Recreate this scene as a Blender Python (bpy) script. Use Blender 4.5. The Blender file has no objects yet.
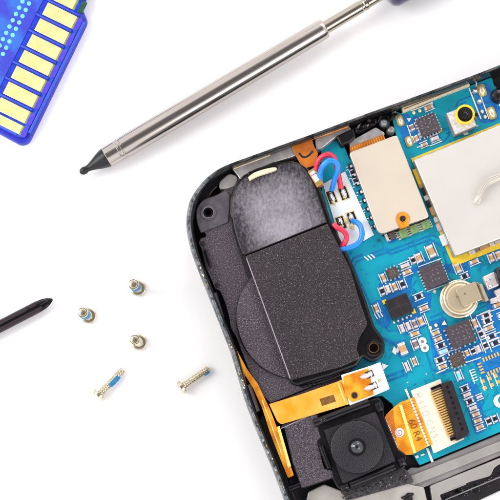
import bpy, math, random
from mathutils import Vector, Matrix
from mathutils.geometry import tessellate_polygon
random.seed(7)
scn = bpy.context.scene
col = scn.collection
R = math.radians
# ------------------------------------------------------------------ camera mapping (1 unit = 1 mm, 10 photo px per mm on the table)
H = 130.0
CX, CY = 5.0, -19.0          # the camera hangs straight above this point of the table
def P(px, py, z=0.0):
    xg, yg = (px-250)/10.0, (250-py)/10.0
    k = (H-z)/H
    return Vector((CX+(xg-CX)*k, CY+(yg-CY)*k, z))
def K(z): return 0.1*(H-z)/H
UA = R(22.5)                  # direction of the phone's short side
VA = UA-R(90)
# ------------------------------------------------------------------ materials
MATS = {}
def new_mat(name):
    m = bpy.data.materials.new(name); m.use_nodes = True
    nt = m.node_tree; b = nt.nodes['Principled BSDF']
    return m, nt, b
def setp(b, **k):
    for n, v in k.items():
        n = n.replace('_', ' ')
        if n in b.inputs: b.inputs[n].default_value = v
def mat(name, c, rough=0.5, metal=0.0, var=0.08, scale=1.5, bump=0.0, bscale=6.0, coat=0.0, rvar=0.0, spec=None, c2=None, lo=0.35, hi=0.7, detail=6):
    m, nt, b = new_mat(name)
    L = nt.links
    tc = nt.nodes.new('ShaderNodeTexCoord')
    n = nt.nodes.new('ShaderNodeTexNoise'); n.inputs['Scale'].default_value = scale; n.inputs['Detail'].default_value = detail
    L.new(tc.outputs['Object'], n.inputs['Vector'])
    r = nt.nodes.new('ShaderNodeValToRGB')
    r.color_ramp.elements[0].position = lo; r.color_ramp.elements[1].position = hi
    a = c2 if c2 else tuple(max(0, x*(1-var)) for x in c)
    r.color_ramp.elements[0].color = (*a, 1)
    r.color_ramp.elements[1].color = (*(c if c2 else tuple(min(1, x*(1+var)) for x in c)), 1)
    L.new(n.outputs['Fac'], r.inputs['Fac']); L.new(r.outputs['Color'], b.inputs['Base Color'])
    setp(b, Roughness=rough, Metallic=metal, Coat_Weight=coat)
    b.inputs['Coat Roughness'].default_value = 0.12
    if spec is not None: b.inputs['Specular IOR Level'].default_value = spec
    if rvar:
        n3 = nt.nodes.new('ShaderNodeTexNoise'); n3.inputs['Scale'].default_value = scale*2.3; n3.inputs['Detail'].default_value = 8
        L.new(tc.outputs['Object'], n3.inputs['Vector'])
        mr = nt.nodes.new('ShaderNodeMapRange'); mr.inputs[1].default_value = 0.3; mr.inputs[2].default_value = 0.7
        mr.inputs[3].default_value = max(0.02, rough-rvar); mr.inputs[4].default_value = rough+rvar
        L.new(n3.outputs['Fac'], mr.inputs[0]); L.new(mr.outputs[0], b.inputs['Roughness'])
    if bump:
        n2 = nt.nodes.new('ShaderNodeTexNoise'); n2.inputs['Scale'].default_value = bscale; n2.inputs['Detail'].default_value = 4
        L.new(tc.outputs['Object'], n2.inputs['Vector'])
        bp = nt.nodes.new('ShaderNodeBump'); bp.inputs['Strength'].default_value = bump; bp.inputs['Distance'].default_value = 0.05
        L.new(n2.outputs['Fac'], bp.inputs['Height']); L.new(bp.outputs['Normal'], b.inputs['Normal'])
    MATS[name] = m
    return m
def sparkle_mat(name, dark, light, speck, rough=0.42, amount=0.66):
    """moulded textured plastic: fine grain, tiny bright flecks, broad worn clouds"""
    m, nt, b = new_mat(name); L = nt.links
    tc = nt.nodes.new('ShaderNodeTexCoord')
    n = nt.nodes.new('ShaderNodeTexNoise'); n.inputs['Scale'].default_value = 10.0; n.inputs['Detail'].default_value = 3
    L.new(tc.outputs['Object'], n.inputs['Vector'])
    r = nt.nodes.new('ShaderNodeValToRGB')
    r.color_ramp.elements[0].position = 0.36; r.color_ramp.elements[0].color = (*dark, 1)
    r.color_ramp.elements[1].position = 0.62; r.color_ramp.elements[1].color = (*light, 1)
    L.new(n.outputs['Fac'], r.inputs['Fac'])
    n1 = nt.nodes.new('ShaderNodeTexNoise'); n1.inputs['Scale'].default_value = 0.22; n1.inputs['Detail'].default_value = 5
    L.new(tc.outputs['Object'], n1.inputs['Vector'])
    mr = nt.nodes.new('ShaderNodeMapRange'); mr.inputs[1].default_value = .3; mr.inputs[2].default_value = .7; mr.inputs[3].default_value = .8; mr.inputs[4].default_value = 1.2
    L.new(n1.outputs['Fac'], mr.inputs[0])
    mul = nt.nodes.new('ShaderNodeVectorMath'); mul.operation = 'SCALE'
    L.new(r.outputs['Color'], mul.inputs[0]); L.new(mr.outputs[0], mul.inputs['Scale'])
    n2 = nt.nodes.new('ShaderNodeTexNoise'); n2.inputs['Scale'].default_value = 11.0; n2.inputs['Detail'].default_value = 2
    L.new(tc.outputs['Object'], n2.inputs['Vector'])
    r2 = nt.nodes.new('ShaderNodeValToRGB'); r2.color_ramp.elements[0].position = amount-0.03; r2.color_ramp.elements[1].position = amount+0.03
    r2.color_ramp.elements[0].color = (0,0,0,1); r2.color_ramp.elements[1].color = (1,1,1,1)
    L.new(n2.outputs['Fac'], r2.inputs['Fac'])
    mx = nt.nodes.new('ShaderNodeMix'); mx.data_type = 'RGBA'
    L.new(r2.outputs['Color'], mx.inputs[0]); L.new(mul.outputs[0], mx.inputs[6]); mx.inputs[7].default_value = (*speck, 1)
    L.new(mx.outputs[2], b.inputs['Base Color'])
    setp(b, Roughness=rough); b.inputs['Specular IOR Level'].default_value=.35
    bp = nt.nodes.new('ShaderNodeBump'); bp.inputs['Strength'].default_value = 0.7; bp.inputs['Distance'].default_value = 0.06
    L.new(n.outputs['Fac'], bp.inputs['Height']); L.new(bp.outputs['Normal'], b.inputs['Normal'])
    MATS[name] = m
def pcb_mat(name, c, cdark, viac):
    m, nt, b = new_mat(name); L = nt.links
    tc = nt.nodes.new('ShaderNodeTexCoord')
    n = nt.nodes.new('ShaderNodeTexNoise'); n.inputs['Scale'].default_value = 0.45; n.inputs['Detail'].default_value = 4
    L.new(tc.outputs['Object'], n.inputs['Vector'])
    r = nt.nodes.new('ShaderNodeValToRGB'); r.color_ramp.elements[0].position = .38; r.color_ramp.elements[1].position = .62
    r.color_ramp.elements[0].color = (*cdark, 1); r.color_ramp.elements[1].color = (*c, 1)
    L.new(n.outputs['Fac'], r.inputs['Fac'])
    v = nt.nodes.new('ShaderNodeTexVoronoi'); v.inputs['Scale'].default_value = 1.25; v.inputs['Randomness'].default_value = 0.75
    L.new(tc.outputs['Object'], v.inputs['Vector'])
    vr = nt.nodes.new('ShaderNodeValToRGB'); vr.color_ramp.elements[0].position = .12; vr.color_ramp.elements[1].position = .17
    vr.color_ramp.elements[0].color = (1,1,1,1); vr.color_ramp.elements[1].color = (0,0,0,1)
    L.new(v.outputs['Distance'], vr.inputs['Fac'])
    fm = nt.nodes.new('ShaderNodeMath'); fm.operation = 'MULTIPLY'; fm.inputs[1].default_value = 0.55
    L.new(vr.outputs['Color'], fm.inputs[0])
    mx = nt.nodes.new('ShaderNodeMix'); mx.data_type = 'RGBA'
    L.new(fm.outputs[0], mx.inputs[0]); L.new(r.outputs['Color'], mx.inputs[6]); mx.inputs[7].default_value = (*viac, 1)
    L.new(mx.outputs[2], b.inputs['Base Color'])
    setp(b, Roughness=.36, Coat_Weight=.0); b.inputs['Specular IOR Level'].default_value=.35
    g = nt.nodes.new('ShaderNodeTexNoise'); g.inputs['Scale'].default_value = 3; g.inputs['Detail'].default_value = 5
    L.new(tc.outputs['Object'], g.inputs['Vector'])
    bp = nt.nodes.new('ShaderNodeBump'); bp.inputs['Strength'].default_value = .35; bp.inputs['Distance'].default_value = .03
    L.new(g.outputs['Fac'], bp.inputs['Height']); L.new(bp.outputs['Normal'], b.inputs['Normal'])
    MATS[name] = m
def rubbed_mat(name):
    """smooth dark lid rubbed pale in streaks"""
    m, nt, b = new_mat(name); L = nt.links
    tc = nt.nodes.new('ShaderNodeTexCoord')
    mp = nt.nodes.new('ShaderNodeMapping'); mp.inputs['Scale'].default_value = (1.2, .75, 1); mp.inputs['Rotation'].default_value = (0,0,R(20))
    L.new(tc.outputs['Object'], mp.inputs['Vector'])
    n = nt.nodes.new('ShaderNodeTexNoise'); n.inputs['Scale'].default_value = 3.2; n.inputs['Detail'].default_value = 10; n.inputs['Roughness'].default_value = .7
    L.new(mp.outputs[0], n.inputs['Vector'])
    n1 = nt.nodes.new('ShaderNodeTexNoise'); n1.inputs['Scale'].default_value = .22; n1.inputs['Detail'].default_value = 3
    L.new(tc.outputs['Object'], n1.inputs['Vector'])
    g = nt.nodes.new('ShaderNodeVectorMath'); g.operation = 'LENGTH'
    L.new(tc.outputs['Object'], g.inputs[0])
    mr = nt.nodes.new('ShaderNodeMapRange'); mr.inputs[1].default_value = 1.8; mr.inputs[2].default_value = 4.7; mr.inputs[3].default_value = .34; mr.inputs[4].default_value = -.16
    L.new(g.outputs['Value'], mr.inputs[0])
    ad = nt.nodes.new('ShaderNodeMath'); ad.operation = 'ADD'
    L.new(n.outputs['Fac'], ad.inputs[0]); L.new(mr.outputs[0], ad.inputs[1])
    ad2 = nt.nodes.new('ShaderNodeMath'); ad2.operation = 'MULTIPLY_ADD'; ad2.inputs[1].default_value = .7; ad2.inputs[2].default_value = -.35
    L.new(n1.outputs['Fac'], ad2.inputs[0])
    ad3 = nt.nodes.new('ShaderNodeMath'); ad3.operation = 'ADD'
    L.new(ad.outputs[0], ad3.inputs[0]); L.new(ad2.outputs[0], ad3.inputs[1])
    r = nt.nodes.new('ShaderNodeValToRGB')
    r.color_ramp.elements[0].position = .35; r.color_ramp.elements[0].color = (.018,.014,.021,1)
    r.color_ramp.elements[1].position = .95; r.color_ramp.elements[1].color = (.30,.285,.32,1)
    L.new(ad3.outputs[0], r.inputs['Fac']); L.new(r.outputs['Color'], b.inputs['Base Color'])
    setp(b, Roughness=.42)
    bp = nt.nodes.new('ShaderNodeBump'); bp.inputs['Strength'].default_value = .3; bp.inputs['Distance'].default_value = .04
    L.new(n.outputs['Fac'], bp.inputs['Height']); L.new(bp.outputs['Normal'], b.inputs['Normal'])
    MATS[name] = m
def brushed_metal(name, c, rough, axis_rot, stretch=40, var=.12, bump=.15):
    m, nt, b = new_mat(name); L = nt.links
    tc = nt.nodes.new('ShaderNodeTexCoord')
    mp = nt.nodes.new('ShaderNodeMapping'); mp.inputs['Rotation'].default_value = (0,0,axis_rot)
    L.new(tc.outputs['Object'], mp.inputs['Vector'])
    mp2 = nt.nodes.new('ShaderNodeMapping'); mp2.inputs['Scale'].default_value = (1.0/stretch, 1, 1)
    L.new(mp.outputs[0], mp2.inputs['Vector'])
    n = nt.nodes.new('ShaderNodeTexNoise'); n.inputs['Scale'].default_value = 9; n.inputs['Detail'].default_value = 5
    L.new(mp2.outputs[0], n.inputs['Vector'])
    r = nt.nodes.new('ShaderNodeValToRGB'); r.color_ramp.elements[0].position = .3; r.color_ramp.elements[1].position = .7
    r.color_ramp.elements[0].color = (*[x*(1-var) for x in c], 1); r.color_ramp.elements[1].color = (*[min(1,x*(1+var)) for x in c], 1)
    L.new(n.outputs['Fac'], r.inputs['Fac']); L.new(r.outputs['Color'], b.inputs['Base Color'])
    setp(b, Metallic=1.0, Roughness=rough)
    bp = nt.nodes.new('ShaderNodeBump'); bp.inputs['Strength'].default_value = bump; bp.inputs['Distance'].default_value = .02
    L.new(n.outputs['Fac'], bp.inputs['Height']); L.new(bp.outputs['Normal'], b.inputs['Normal'])
    MATS[name] = m

mat('paper', (.96,.955,.955), .85, var=.004, scale=.15, bump=.03, bscale=1.0, spec=.2)
mat('rim_metal', (.22,.23,.23), .3, .6, scale=.9, c2=(.03,.04,.045), lo=.35, hi=.62, bump=.25, bscale=4)
mat('rim_black', (.012,.011,.012), .3, spec=.35, var=.5, scale=2, bump=.15, coat=.3)
mat('rim_worn', (.30,.33,.35), .35, .5, scale=2.2, c2=(.035,.05,.055), lo=.38, hi=.6, bump=.6, bscale=3)
mat('rust', (.45,.26,.06), .5, .3, scale=3, c2=(.2,.12,.05))
mat('black_pl', (.006,.005,.0065), .3, spec=.32, var=.5, scale=1.2, bump=.25, bscale=6)
mat('black_gloss', (.008,.007,.009), .2, var=.4, scale=1, bump=.12, bscale=3, coat=.12, spec=.4)
mat('dark_well', (.008,.006,.009), .6, var=.5)
sparkle_mat('spark_base', (.018,.012,.019), (.10,.078,.096), (.31,.26,.30), amount=.65)
sparkle_mat('spark_block', (.004,.0025,.004), (.044,.033,.041), (.19,.16,.18), amount=.655)
sparkle_mat('spark_cam', (.008,.006,.009), (.030,.026,.033), (.10,.09,.11), amount=.70)
sparkle_mat('spark_lens', (.009,.008,.010), (.030,.026,.033), (.08,.075,.09), amount=.72, rough=.3)
sparkle_mat('channel', (.004,.003,.005), (.03,.025,.033), (.2,.18,.22), amount=.8)
rubbed_mat('rubbed')
mat('boss_pl', (.085,.075,.09), .42, var=.25, scale=1.5, bump=.2)
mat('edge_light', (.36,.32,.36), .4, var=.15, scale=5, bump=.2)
pcb_mat('pcb', (.003,.35,.46), (.002,.29,.42), (.002,.15,.32))
mat('pcb_edge', (.004,.10,.14), .5, var=.3)
mat('pcb_blue', (.004,.22,.56), .32, scale=1.2, c2=(.002,.13,.45), bump=.2, coat=.2)
mat('trace', (.003,.17,.47), .32, var=.25, scale=2, coat=.2)
mat('trace_fine', (.003,.26,.46), .34, var=.2, scale=2)
mat('silk', (.86,.87,.90), .55, scale=3.5, c2=(.62,.68,.76), lo=.3, hi=.5)
mat('silk_block', (.82,.84,.84), .5, scale=.8, c2=(.70,.76,.80), bump=.2, bscale=2)
mat('gold', (.95,.70,.22), .28, .85, var=.15, scale=3, bump=.2, bscale=4)
mat('pin_gold', (.90,.58,.16), .3, .35, var=.12, scale=2, bump=.2)
mat('gold_pale', (.93,.84,.58), .3, .6, var=.12, scale=2, bump=.3, bscale=4)
mat('solder', (.86,.86,.88), .24, .9, var=.12, scale=4, bump=.8, bscale=3.5)
mat('solder_pad', (.84,.83,.85), .3, .4, var=.2, scale=4, bump=.5, bscale=4)
mat('pale_pad', (.80,.72,.70), .35, .25, var=.12, scale=3, bump=.5, bscale=3)
mat('cap_tan', (.60,.37,.17), .42, scale=3, c2=(.48,.27,.11), bump=.2)
mat('cap_pale', (.70,.58,.55), .42, scale=3, c2=(.55,.44,.42), bump=.2)
mat('cap_grey', (.30,.22,.20), .42, scale=3, c2=(.2,.15,.14), bump=.2)
mat('res_black', (.018,.014,.022), .3, var=.4, scale=3, coat=.2)
mat('led_blue', (.28,.72,.88), .25, var=.15, scale=3, coat=.4)
mat('ic_green', (.20,.34,.12), .4, var=.25, scale=3)
mat('ic_body', (.085,.066,.078), .42, scale=4, c2=(.05,.038,.048), bump=.25, bscale=7)
mat('ic_black', (.020,.016,.020), .38, var=.3, scale=1.2, bump=.15, bscale=6)
mat('ic_brown', (.11,.08,.065), .45, scale=4, c2=(.05,.036,.03), bump=.3)
mat('ic_mark', (.22,.19,.195), .6, var=.2, scale=8)
mat('shield', (.75,.715,.66), .34, .35, var=.015, scale=.22, rvar=.02, bump=.08, bscale=.5, spec=.6)
mat('bead', (.70,.665,.61), .22, .85, var=.02, scale=.5)
mat('shield_side', (.50,.47,.42), .35, .7, var=.2, scale=1.5)
mat('beige', (.68,.595,.485), .4, .25, var=.015, scale=.25, rvar=.02, bump=.06, bscale=1.5)
mat('cell', (.80,.68,.47), .22, .65, var=.05, scale=1, bump=.15, bscale=1.5)
mat('cell_dark', (.45,.36,.24), .3, .8, var=.3, scale=2)
mat('flex', (.90,.42,.03), .2, scale=.6, c2=(.62,.19,.006), bump=.2, bscale=.8, coat=.4, lo=.4, hi=.6)
mat('flex_deep', (.62,.19,.015), .28, scale=.7, c2=(.40,.10,.01), bump=.25, bscale=.9, coat=.3)
mat('flex_yellow', (.90,.55,.13), .2, scale=.35, c2=(.72,.32,.012), bump=.15, bscale=.8, coat=.3)
mat('flex_light', (.95,.72,.22), .3, var=.1, scale=3)
mat('flex_mark', (.20,.08,.01), .5, var=.3, scale=4)
mat('yellow', (.88,.62,.04), .35, var=.1, scale=2, bump=.15)
mat('conn_beige', (.90,.76,.60), .45, var=.05, scale=.8, bump=.08)
mat('conn_text', (.60,.50,.47), .6, var=.1, scale=4)
mat('grey_metal', (.42,.40,.385), .38, .35, scale=.5, c2=(.31,.295,.29), bump=.35, bscale=1.6)
mat('grey_light', (.42,.40,.375), .4, .25, scale=.5, c2=(.34,.325,.30), bump=.3, bscale=2)
mat('silver_sticker', (.60,.58,.55), .32, .5, scale=1.1, c2=(.40,.38,.38), bump=.4, bscale=1.2)
mat('copper', (.74,.27,.05), .4, .3, var=.2, scale=3, bump=.3)
mat('cream', (.82,.70,.48), .5, var=.15, scale=2.5, bump=.4)
mat('wire_red', (.80,.02,.07), .28, var=.1, scale=2, coat=.4)
mat('wire_blue', (.006,.24,.82), .28, var=.1, scale=2, coat=.4)
mat('glue', (.70,.60,.30), .2, var=.2, scale=2, bump=.5, bscale=2, coat=.4)
mat('lens_glass', (.003,.004,.012), .03, coat=1.0, var=.1)
mat('lens_tint', (.012,.03,.08), .05, coat=1.0, var=.4, scale=6)
mat('adhesive', (.44,.41,.375), .42, scale=.6, c2=(.34,.315,.29), bump=.4, bscale=1.5)
mat('fibre', (.05,.045,.05), .8, var=.6, scale=6, bump=1, bscale=5)
mat('card_blue', (.014,.035,.50), .36, scale=1.2, c2=(.018,.022,.42), bump=.25, bscale=5, spec=.35)
mat('card_rib', (.025,.09,.58), .38, var=.12, scale=2.5, bump=.25, bscale=5)
mat('card_top', (.028,.04,.48), .42, scale=.35, c2=(.02,.13,.58), detail=12, lo=.4, hi=.58, bump=.5, bscale=4)
mat('card_deep', (.002,.035,.50), .35, var=.3, scale=1.5)
mat('card_dot', (.16,.58,.90), .3, var=.1, scale=3)
mat('card_purple', (.09,.055,.52), .35, scale=2, c2=(.05,.04,.60), bump=.3)
mat('card_hole', (.003,.07,.03), .5, var=.4, scale=2)
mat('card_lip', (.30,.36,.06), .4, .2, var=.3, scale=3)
mat('card_gold', (.88,.80,.40), .28, .3, scale=1.3, c2=(.80,.70,.28), bump=.12, bscale=1)
brushed_metal('pen_steel', (.50,.46,.42), .16, -R(30.6))
brushed_metal('pen_brass', (.46,.42,.34), .18, -R(30.6))
mat('pen_tip', (.010,.010,.012), .34, var=.3, scale=3, bump=.1, spec=.4)
mat('pen_cap', (.02,.02,.09), .15, .4, var=.3, scale=1, coat=.6)
brushed_metal('tool_steel', (.05,.04,.046), .18, -R(27.5), bump=.4)
mat('tool_tip', (.02,.017,.02), .25, .8, var=.4, scale=4, bump=.5, bscale=4)
mat('screw', (.74,.70,.58), .2, .95, scale=4, c2=(.55,.47,.30), bump=.2, bscale=6)
mat('screw_dark', (.48,.40,.25), .3, .9, var=.4, scale=4, bump=.3)
mat('threadlock', (.01,.27,.48), .45, scale=4, c2=(.005,.15,.36), bump=1, bscale=5)
mat('ring_white', (.85,.83,.80), .5, var=.05, scale=2)
MNAMES = list(MATS)
# ------------------------------------------------------------------ mesh builder
class MB:
    def __init__(s): s.v=[]; s.f=[]; s.m=[]; s.q=0; s.flat=set()
    def add(s, verts, faces, m):
        o=len(s.v); s.v += [Vector(x) for x in verts]
        for i,f in enumerate(faces):
            s.f.append([o+j for j in f]); s.m.append(m if isinstance(m,str) else m[i])
    def prism_w(s, poly, z0, z1, m, side=None, bev=0.0, holes=(), bottom=True, zf=None):
        """poly: world xy list; z1 top; optional chamfer and through holes"""
        side = side or m
        def area(p): return sum(p[i][0]*p[(i+1)%len(p)][1]-p[(i+1)%len(p)][0]*p[i][1] for i in range(len(p)))/2
        poly=[Vector((p[0],p[1])) for p in poly]
        if area(poly)<0: poly.reverse()
        top = offset(poly, bev) if bev>0 else poly
        n=len(poly)
        if bev>0:
            mid=offset(poly,bev*.3)
            rings=[(poly,z0),(poly,z1-bev),(mid,z1-bev*.3),(top,z1)]
        else: rings=[(poly,z0),(poly,z1)]
        vs=[]; 
        for pp,z in rings: vs+=[(p.x,p.y,z) for p in pp]
        fs=[]
        for k in range(len(rings)-1):
            for i in range(n):
                j=(i+1)%n; fs.append((k*n+i,k*n+j,(k+1)*n+j,(k+1)*n+i))
        s.add(vs,fs,side)
        hs=[]
        for h in holes:
            h=[Vector((p[0],p[1])) for p in h]
            if area(h)>0: h.reverse()
            hs.append(h)
            nn=len(h)
            s.add([(p.x,p.y,z0) for p in h]+[(p.x,p.y,z1) for p in h],[(i,(i+1)%nn,nn+(i+1)%nn,nn+i) for i in range(nn)],side)
        loops=[[Vector((p.x,p.y,0)) for p in top]]+[[Vector((p.x,p.y,0)) for p in h] for h in hs]
        flat=[p for l in loops for p in l]
        tri=tessellate_polygon(loops)
        ft=[]
        for t in tri:
            a,b,c=[flat[i] for i in t]
            if (b.x-a.x)*(c.y-a.y)-(b.y-a.y)*(c.x-a.x)<0: t=(t[0],t[2],t[1])
            ft.append(tuple(t))
        n0=len(s.f); s.add([(p.x,p.y,z1) for p in flat],ft,m); s.flat.update(range(n0,len(s.f)))
        if bottom: s.add([(p.x,p.y,z0) for p in flat] if not bev else [(p.x,p.y,z0) for p in poly]+[(p.x,p.y,z0) for h in hs for p in h],[tuple(reversed(t)) for t in ft],side)
        return s
    def prism(s, pts, z0, z1, m, side=None, bev=0.0, r=0, holes=(), seg=5):
        """pts in photo px as seen at height z1"""
        if r or any(len(q)>2 for q in pts): pts=roundpoly(pts,r,seg)
        hs=[[P(x,y,z1)[:2] for x,y in h] for h in holes]
        return s.prism_w([P(x,y,z1)[:2] for x,y in pts], z0, z1, m, side, bev, hs)
    def sheet(s, pts, z, m):
        s.q+=1; z=z+s.q*.00008
        w=[Vector((*P(x,y,z)[:2],0)) for x,y in pts]
        a=sum(w[i].x*w[(i+1)%len(w)].y-w[(i+1)%len(w)].x*w[i].y for i in range(len(w)))
        if a<0: w.reverse()
        tri=tessellate_polygon([w]); ft=[]
        for t in tri:
            A,B,C=[w[i] for i in t]
            ft.append(tuple(t) if (B.x-A.x)*(C.y-A.y)-(B.y-A.y)*(C.x-A.x)>0 else (t[0],t[2],t[1]))
        s.add([(p.x,p.y,z) for p in w],ft,m); return s
    def line(s, pts, w, z, m):
        s.q+=1; z=z+s.q*.00008
        W=[P(x,y,z) for x,y in pts]; hw=w*K(z)/2
        L=[];Rr=[]
        for i,p in enumerate(W):
            d=Vector((0,0,0))
            if i>0: d+=(p-W[i-1]).normalized()
            if i<len(W)-1: d+=(W[i+1]-p).normalized()
            d.normalize(); n=Vector((-d.y,d.x,0))
            L.append(p+n*hw); Rr.append(p-n*hw)
        k=len(W)
        s.add(L+Rr,[(i,k+i,k+i+1,i+1) for i in range(k-1)],m); return s
    def box(s, c, L, W, ang, z0, z1, m, side=None, bev=0.0):
        """world centre c, world sizes"""
        ca,sa=math.cos(ang),math.sin(ang)
        pts=[(c[0]+x*ca-y*sa,c[1]+x*sa+y*ca) for x,y in ((-L/2,-W/2),(L/2,-W/2),(L/2,W/2),(-L/2,W/2))]
        return s.prism_w(pts,z0,z1,m,side,bev)
    def pbox(s, px, py, l, w, ang, z0, z1, m, side=None, bev=0.0):
        return s.box(P(px,py,z1),l*K(z1),w*K(z1),ang,z0,z1,m,side,bev)
    def lathe(s, p0, d, prof, m, seg=32, cap=True):
        """prof: list of (t, r) or (t, r, mat for the band after it)"""
        p0=Vector(p0); d=Vector(d).normalized()
        a=d.orthogonal().normalized(); b=d.cross(a)
        rings=[]; base=len(s.v)
        vs=[]
        for q in prof:
            for i in range(seg):
                t=2*math.pi*i/seg
                vs.append(p0+d*q[0]+(a*math.cos(t)+b*math.sin(t))*q[1])
        fs=[];ms=[]
        for k in range(len(prof)-1):
            mm=prof[k][2] if len(prof[k])>2 else m
            for i in range(seg):
                j=(i+1)%seg; fs.append((k*seg+i,k*seg+j,(k+1)*seg+j,(k+1)*seg+i)); ms.append(mm)
        if cap:
            fs.append(tuple(reversed(range(seg)))); ms.append(prof[0][2] if len(prof[0])>2 else m)
            fs.append(tuple((len(prof)-1)*seg+i for i in range(seg))); ms.append(prof[-1][2] if len(prof[-1])>2 else m)
        s.add(vs,fs,ms); return s
    def disc(s, px, py, r, z0, z1, m, bev=.05, seg=40, prof=None):
        c=P(px,py,z1); r=r*K(z1); c.z=z0
        s.lathe(c,(0,0,1),[(0,r),(z1-z0-bev,r),(z1-z0-bev*.3,r-bev*.3),(z1-z0,r-bev)],m,seg); return s
    def ring(s, px, py, ro, ri, z0, z1, m, seg=40, bev=.03, mi=None):
        c=P(px,py,z1); ro*=K(z1); ri*=K(z1); c.z=z0; h=z1-z0
        s.lathe(c,(0,0,1),[(0,ri),(0,ro),(h-bev,ro),(h,ro-bev),(h,ri+bev,mi or m),(h-bev,ri,mi or m),(0,ri)],m,seg,cap=False); return s
    def tube(s, pts, r, m, seg=12, sub=6, rf=None):
        pts=[Vector(p) for p in pts]
        Q=[]
        if sub>1 and len(pts)>2:
            E=[pts[0]*2-pts[1]]+pts+[pts[-1]*2-pts[-2]]
            for i in range(1,len(E)-2):
                for k in range(sub):
                    t=k/sub; a,b,c,d=E[i-1:i+3]
                    Q.append(.5*((2*b)+(c-a)*t+(2*a-5*b+4*c-d)*t*t+(3*b-a-3*c+d)*t**3))
            Q.append(pts[-1])
        else: Q=pts
        vs=[];fs=[]; up=Vector((0,0,1)); n=len(Q)
        for i,p in enumerate(Q):
            d=(Q[min(i+1,n-1)]-Q[max(i-1,0)]).normalized()
            a=d.cross(up)
            if a.length<1e-3: a=Vector((1,0,0))
            a.normalize(); b=a.cross(d)
            rr=r if rf is None else r*rf(i/(n-1))
            for k in range(seg):
                t=2*math.pi*k/seg; vs.append(p+(a*math.cos(t)+b*math.sin(t))*rr)
        for i in range(n-1):
            for k in range(seg):
                j=(k+1)%seg; fs.append((i*seg+k,i*seg+j,(i+1)*seg+j,(i+1)*seg+k))
        fs.append(tuple(reversed(range(seg)))); fs.append(tuple((n-1)*seg+k for k in range(seg)))
        s.add(vs,fs,m); return s
    def blob(s, px, py, rx, ry, ang, z0, h, m, seg=20, rings=5, jit=0.0):
        """rounded mound sitting at z0"""
        c=P(px,py,z0); k=K(z0); vs=[];fs=[]
        for i in range(rings+1):
            a=math.pi/2*i/rings
            for j in range(seg):
                t=2*math.pi*j/seg; q=math.cos(a)**.8 if i<rings else 0.02
                q*=1+jit*math.sin(3*t+px)*.5+jit*math.sin(5*t+py)*.5
                x=rx*k*q*math.cos(t); y=ry*k*q*math.sin(t)
                vs.append((c.x+x*math.cos(ang)-y*math.sin(ang),c.y+x*math.sin(ang)+y*math.cos(ang),z0+h*math.sin(a)))
        for i in range(rings):
            for j in range(seg):
                l=(j+1)%seg; fs.append((i*seg+j,i*seg+l,(i+1)*seg+l,(i+1)*seg+j))
        fs.append(tuple(rings*seg+j for j in range(seg)))
        s.add(vs,fs,m); return s
    def text(s, txt, px, py, z, ang, size, m, xs=1.0):
        cu=bpy.data.curves.new('lettering','FONT'); cu.body=txt; cu.size=size*K(z); cu.align_x='CENTER'; cu.align_y='CENTER'; cu.resolution_u=4
        o=bpy.data.objects.new('lettering',cu); me=o.to_mesh()
        c=P(px,py,z); ca,sa=math.cos(ang),math.sin(ang)
        vs=[(c.x+v.co.x*xs*ca-v.co.y*sa,c.y+v.co.x*xs*sa+v.co.y*ca,z) for v in me.vertices]
        s.add(vs,[tuple(p.vertices) for p in me.polygons],m)
        o.to_mesh_clear(); bpy.data.objects.remove(o); bpy.data.curves.remove(cu); return s
    def mesh(s, name, origin=(0,0,0), smooth=38):
        me=bpy.data.meshes.new(name); og=Vector(origin)
        me.from_pydata([v-og for v in s.v],[],s.f)
        names=[]; 
        for x in s.m:
            if x not in names: names.append(x)
        for x in names: me.materials.append(MATS[x])
        me.polygons.foreach_set('material_index',[names.index(x) for x in s.m])
        me.polygons.foreach_set('use_smooth',[i not in s.flat for i in range(len(me.polygons))])
        me.update()
        import bmesh
        bm=bmesh.new(); bm.from_mesh(me); fl=bm.faces.layers.int.new('flat')
        for i_,f_ in enumerate(bm.faces): f_[fl]=1 if i_ in s.flat else 0
        bmesh.ops.remove_doubles(bm,verts=bm.verts,dist=1e-5)
        fk=[f_[fl]==0 for f_ in bm.faces]; bm.faces.layers.int.remove(fl)
        bm.to_mesh(me); bm.free()
        me.set_sharp_from_angle(angle=R(smooth)); me.polygons.foreach_set('use_smooth',fk)
        return me
    def build(s, name, parent=None, smooth=38, origin=None):
        xs=[v.x for v in s.v]; ys=[v.y for v in s.v]; zs=[v.z for v in s.v]
        og=Vector(((min(xs)+max(xs))/2,(min(ys)+max(ys))/2,min(zs))) if origin is None else Vector(origin)
        return link(name, s.mesh(name,og,smooth), og, parent)
WPOS={}
def link(name, data, loc, parent=None, rz=0.0):
    o=bpy.data.objects.new(name,data); col.objects.link(o)
    if parent: o.parent=parent; o.location=Vector(loc)-WPOS[parent.name]
    else: o.location=loc
    o.rotation_euler=(0,0,rz)
    WPOS[o.name]=Vector(loc)
    return o
def thing(name, label, cat, loc, group=None):
    o=link(name,None,Vector(loc)); o['label']=label; o['category']=cat
    if group: o['group']=group
    return o
def offset(poly, d):
    n=len(poly); out=[]
    for i in range(n):
        a,b,c=poly[i-1],poly[i],poly[(i+1)%n]
        e1=(b-a).normalized(); e2=(c-b).normalized()
        n1=Vector((-e1.y,e1.x)); n2=Vector((-e2.y,e2.x))
        m=(n1+n2)
        if m.length<1e-6: m=n1
        m.normalize(); q=max(.35,m.dot(n1))
        out.append(b+m*(d/q))
    return out
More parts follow.
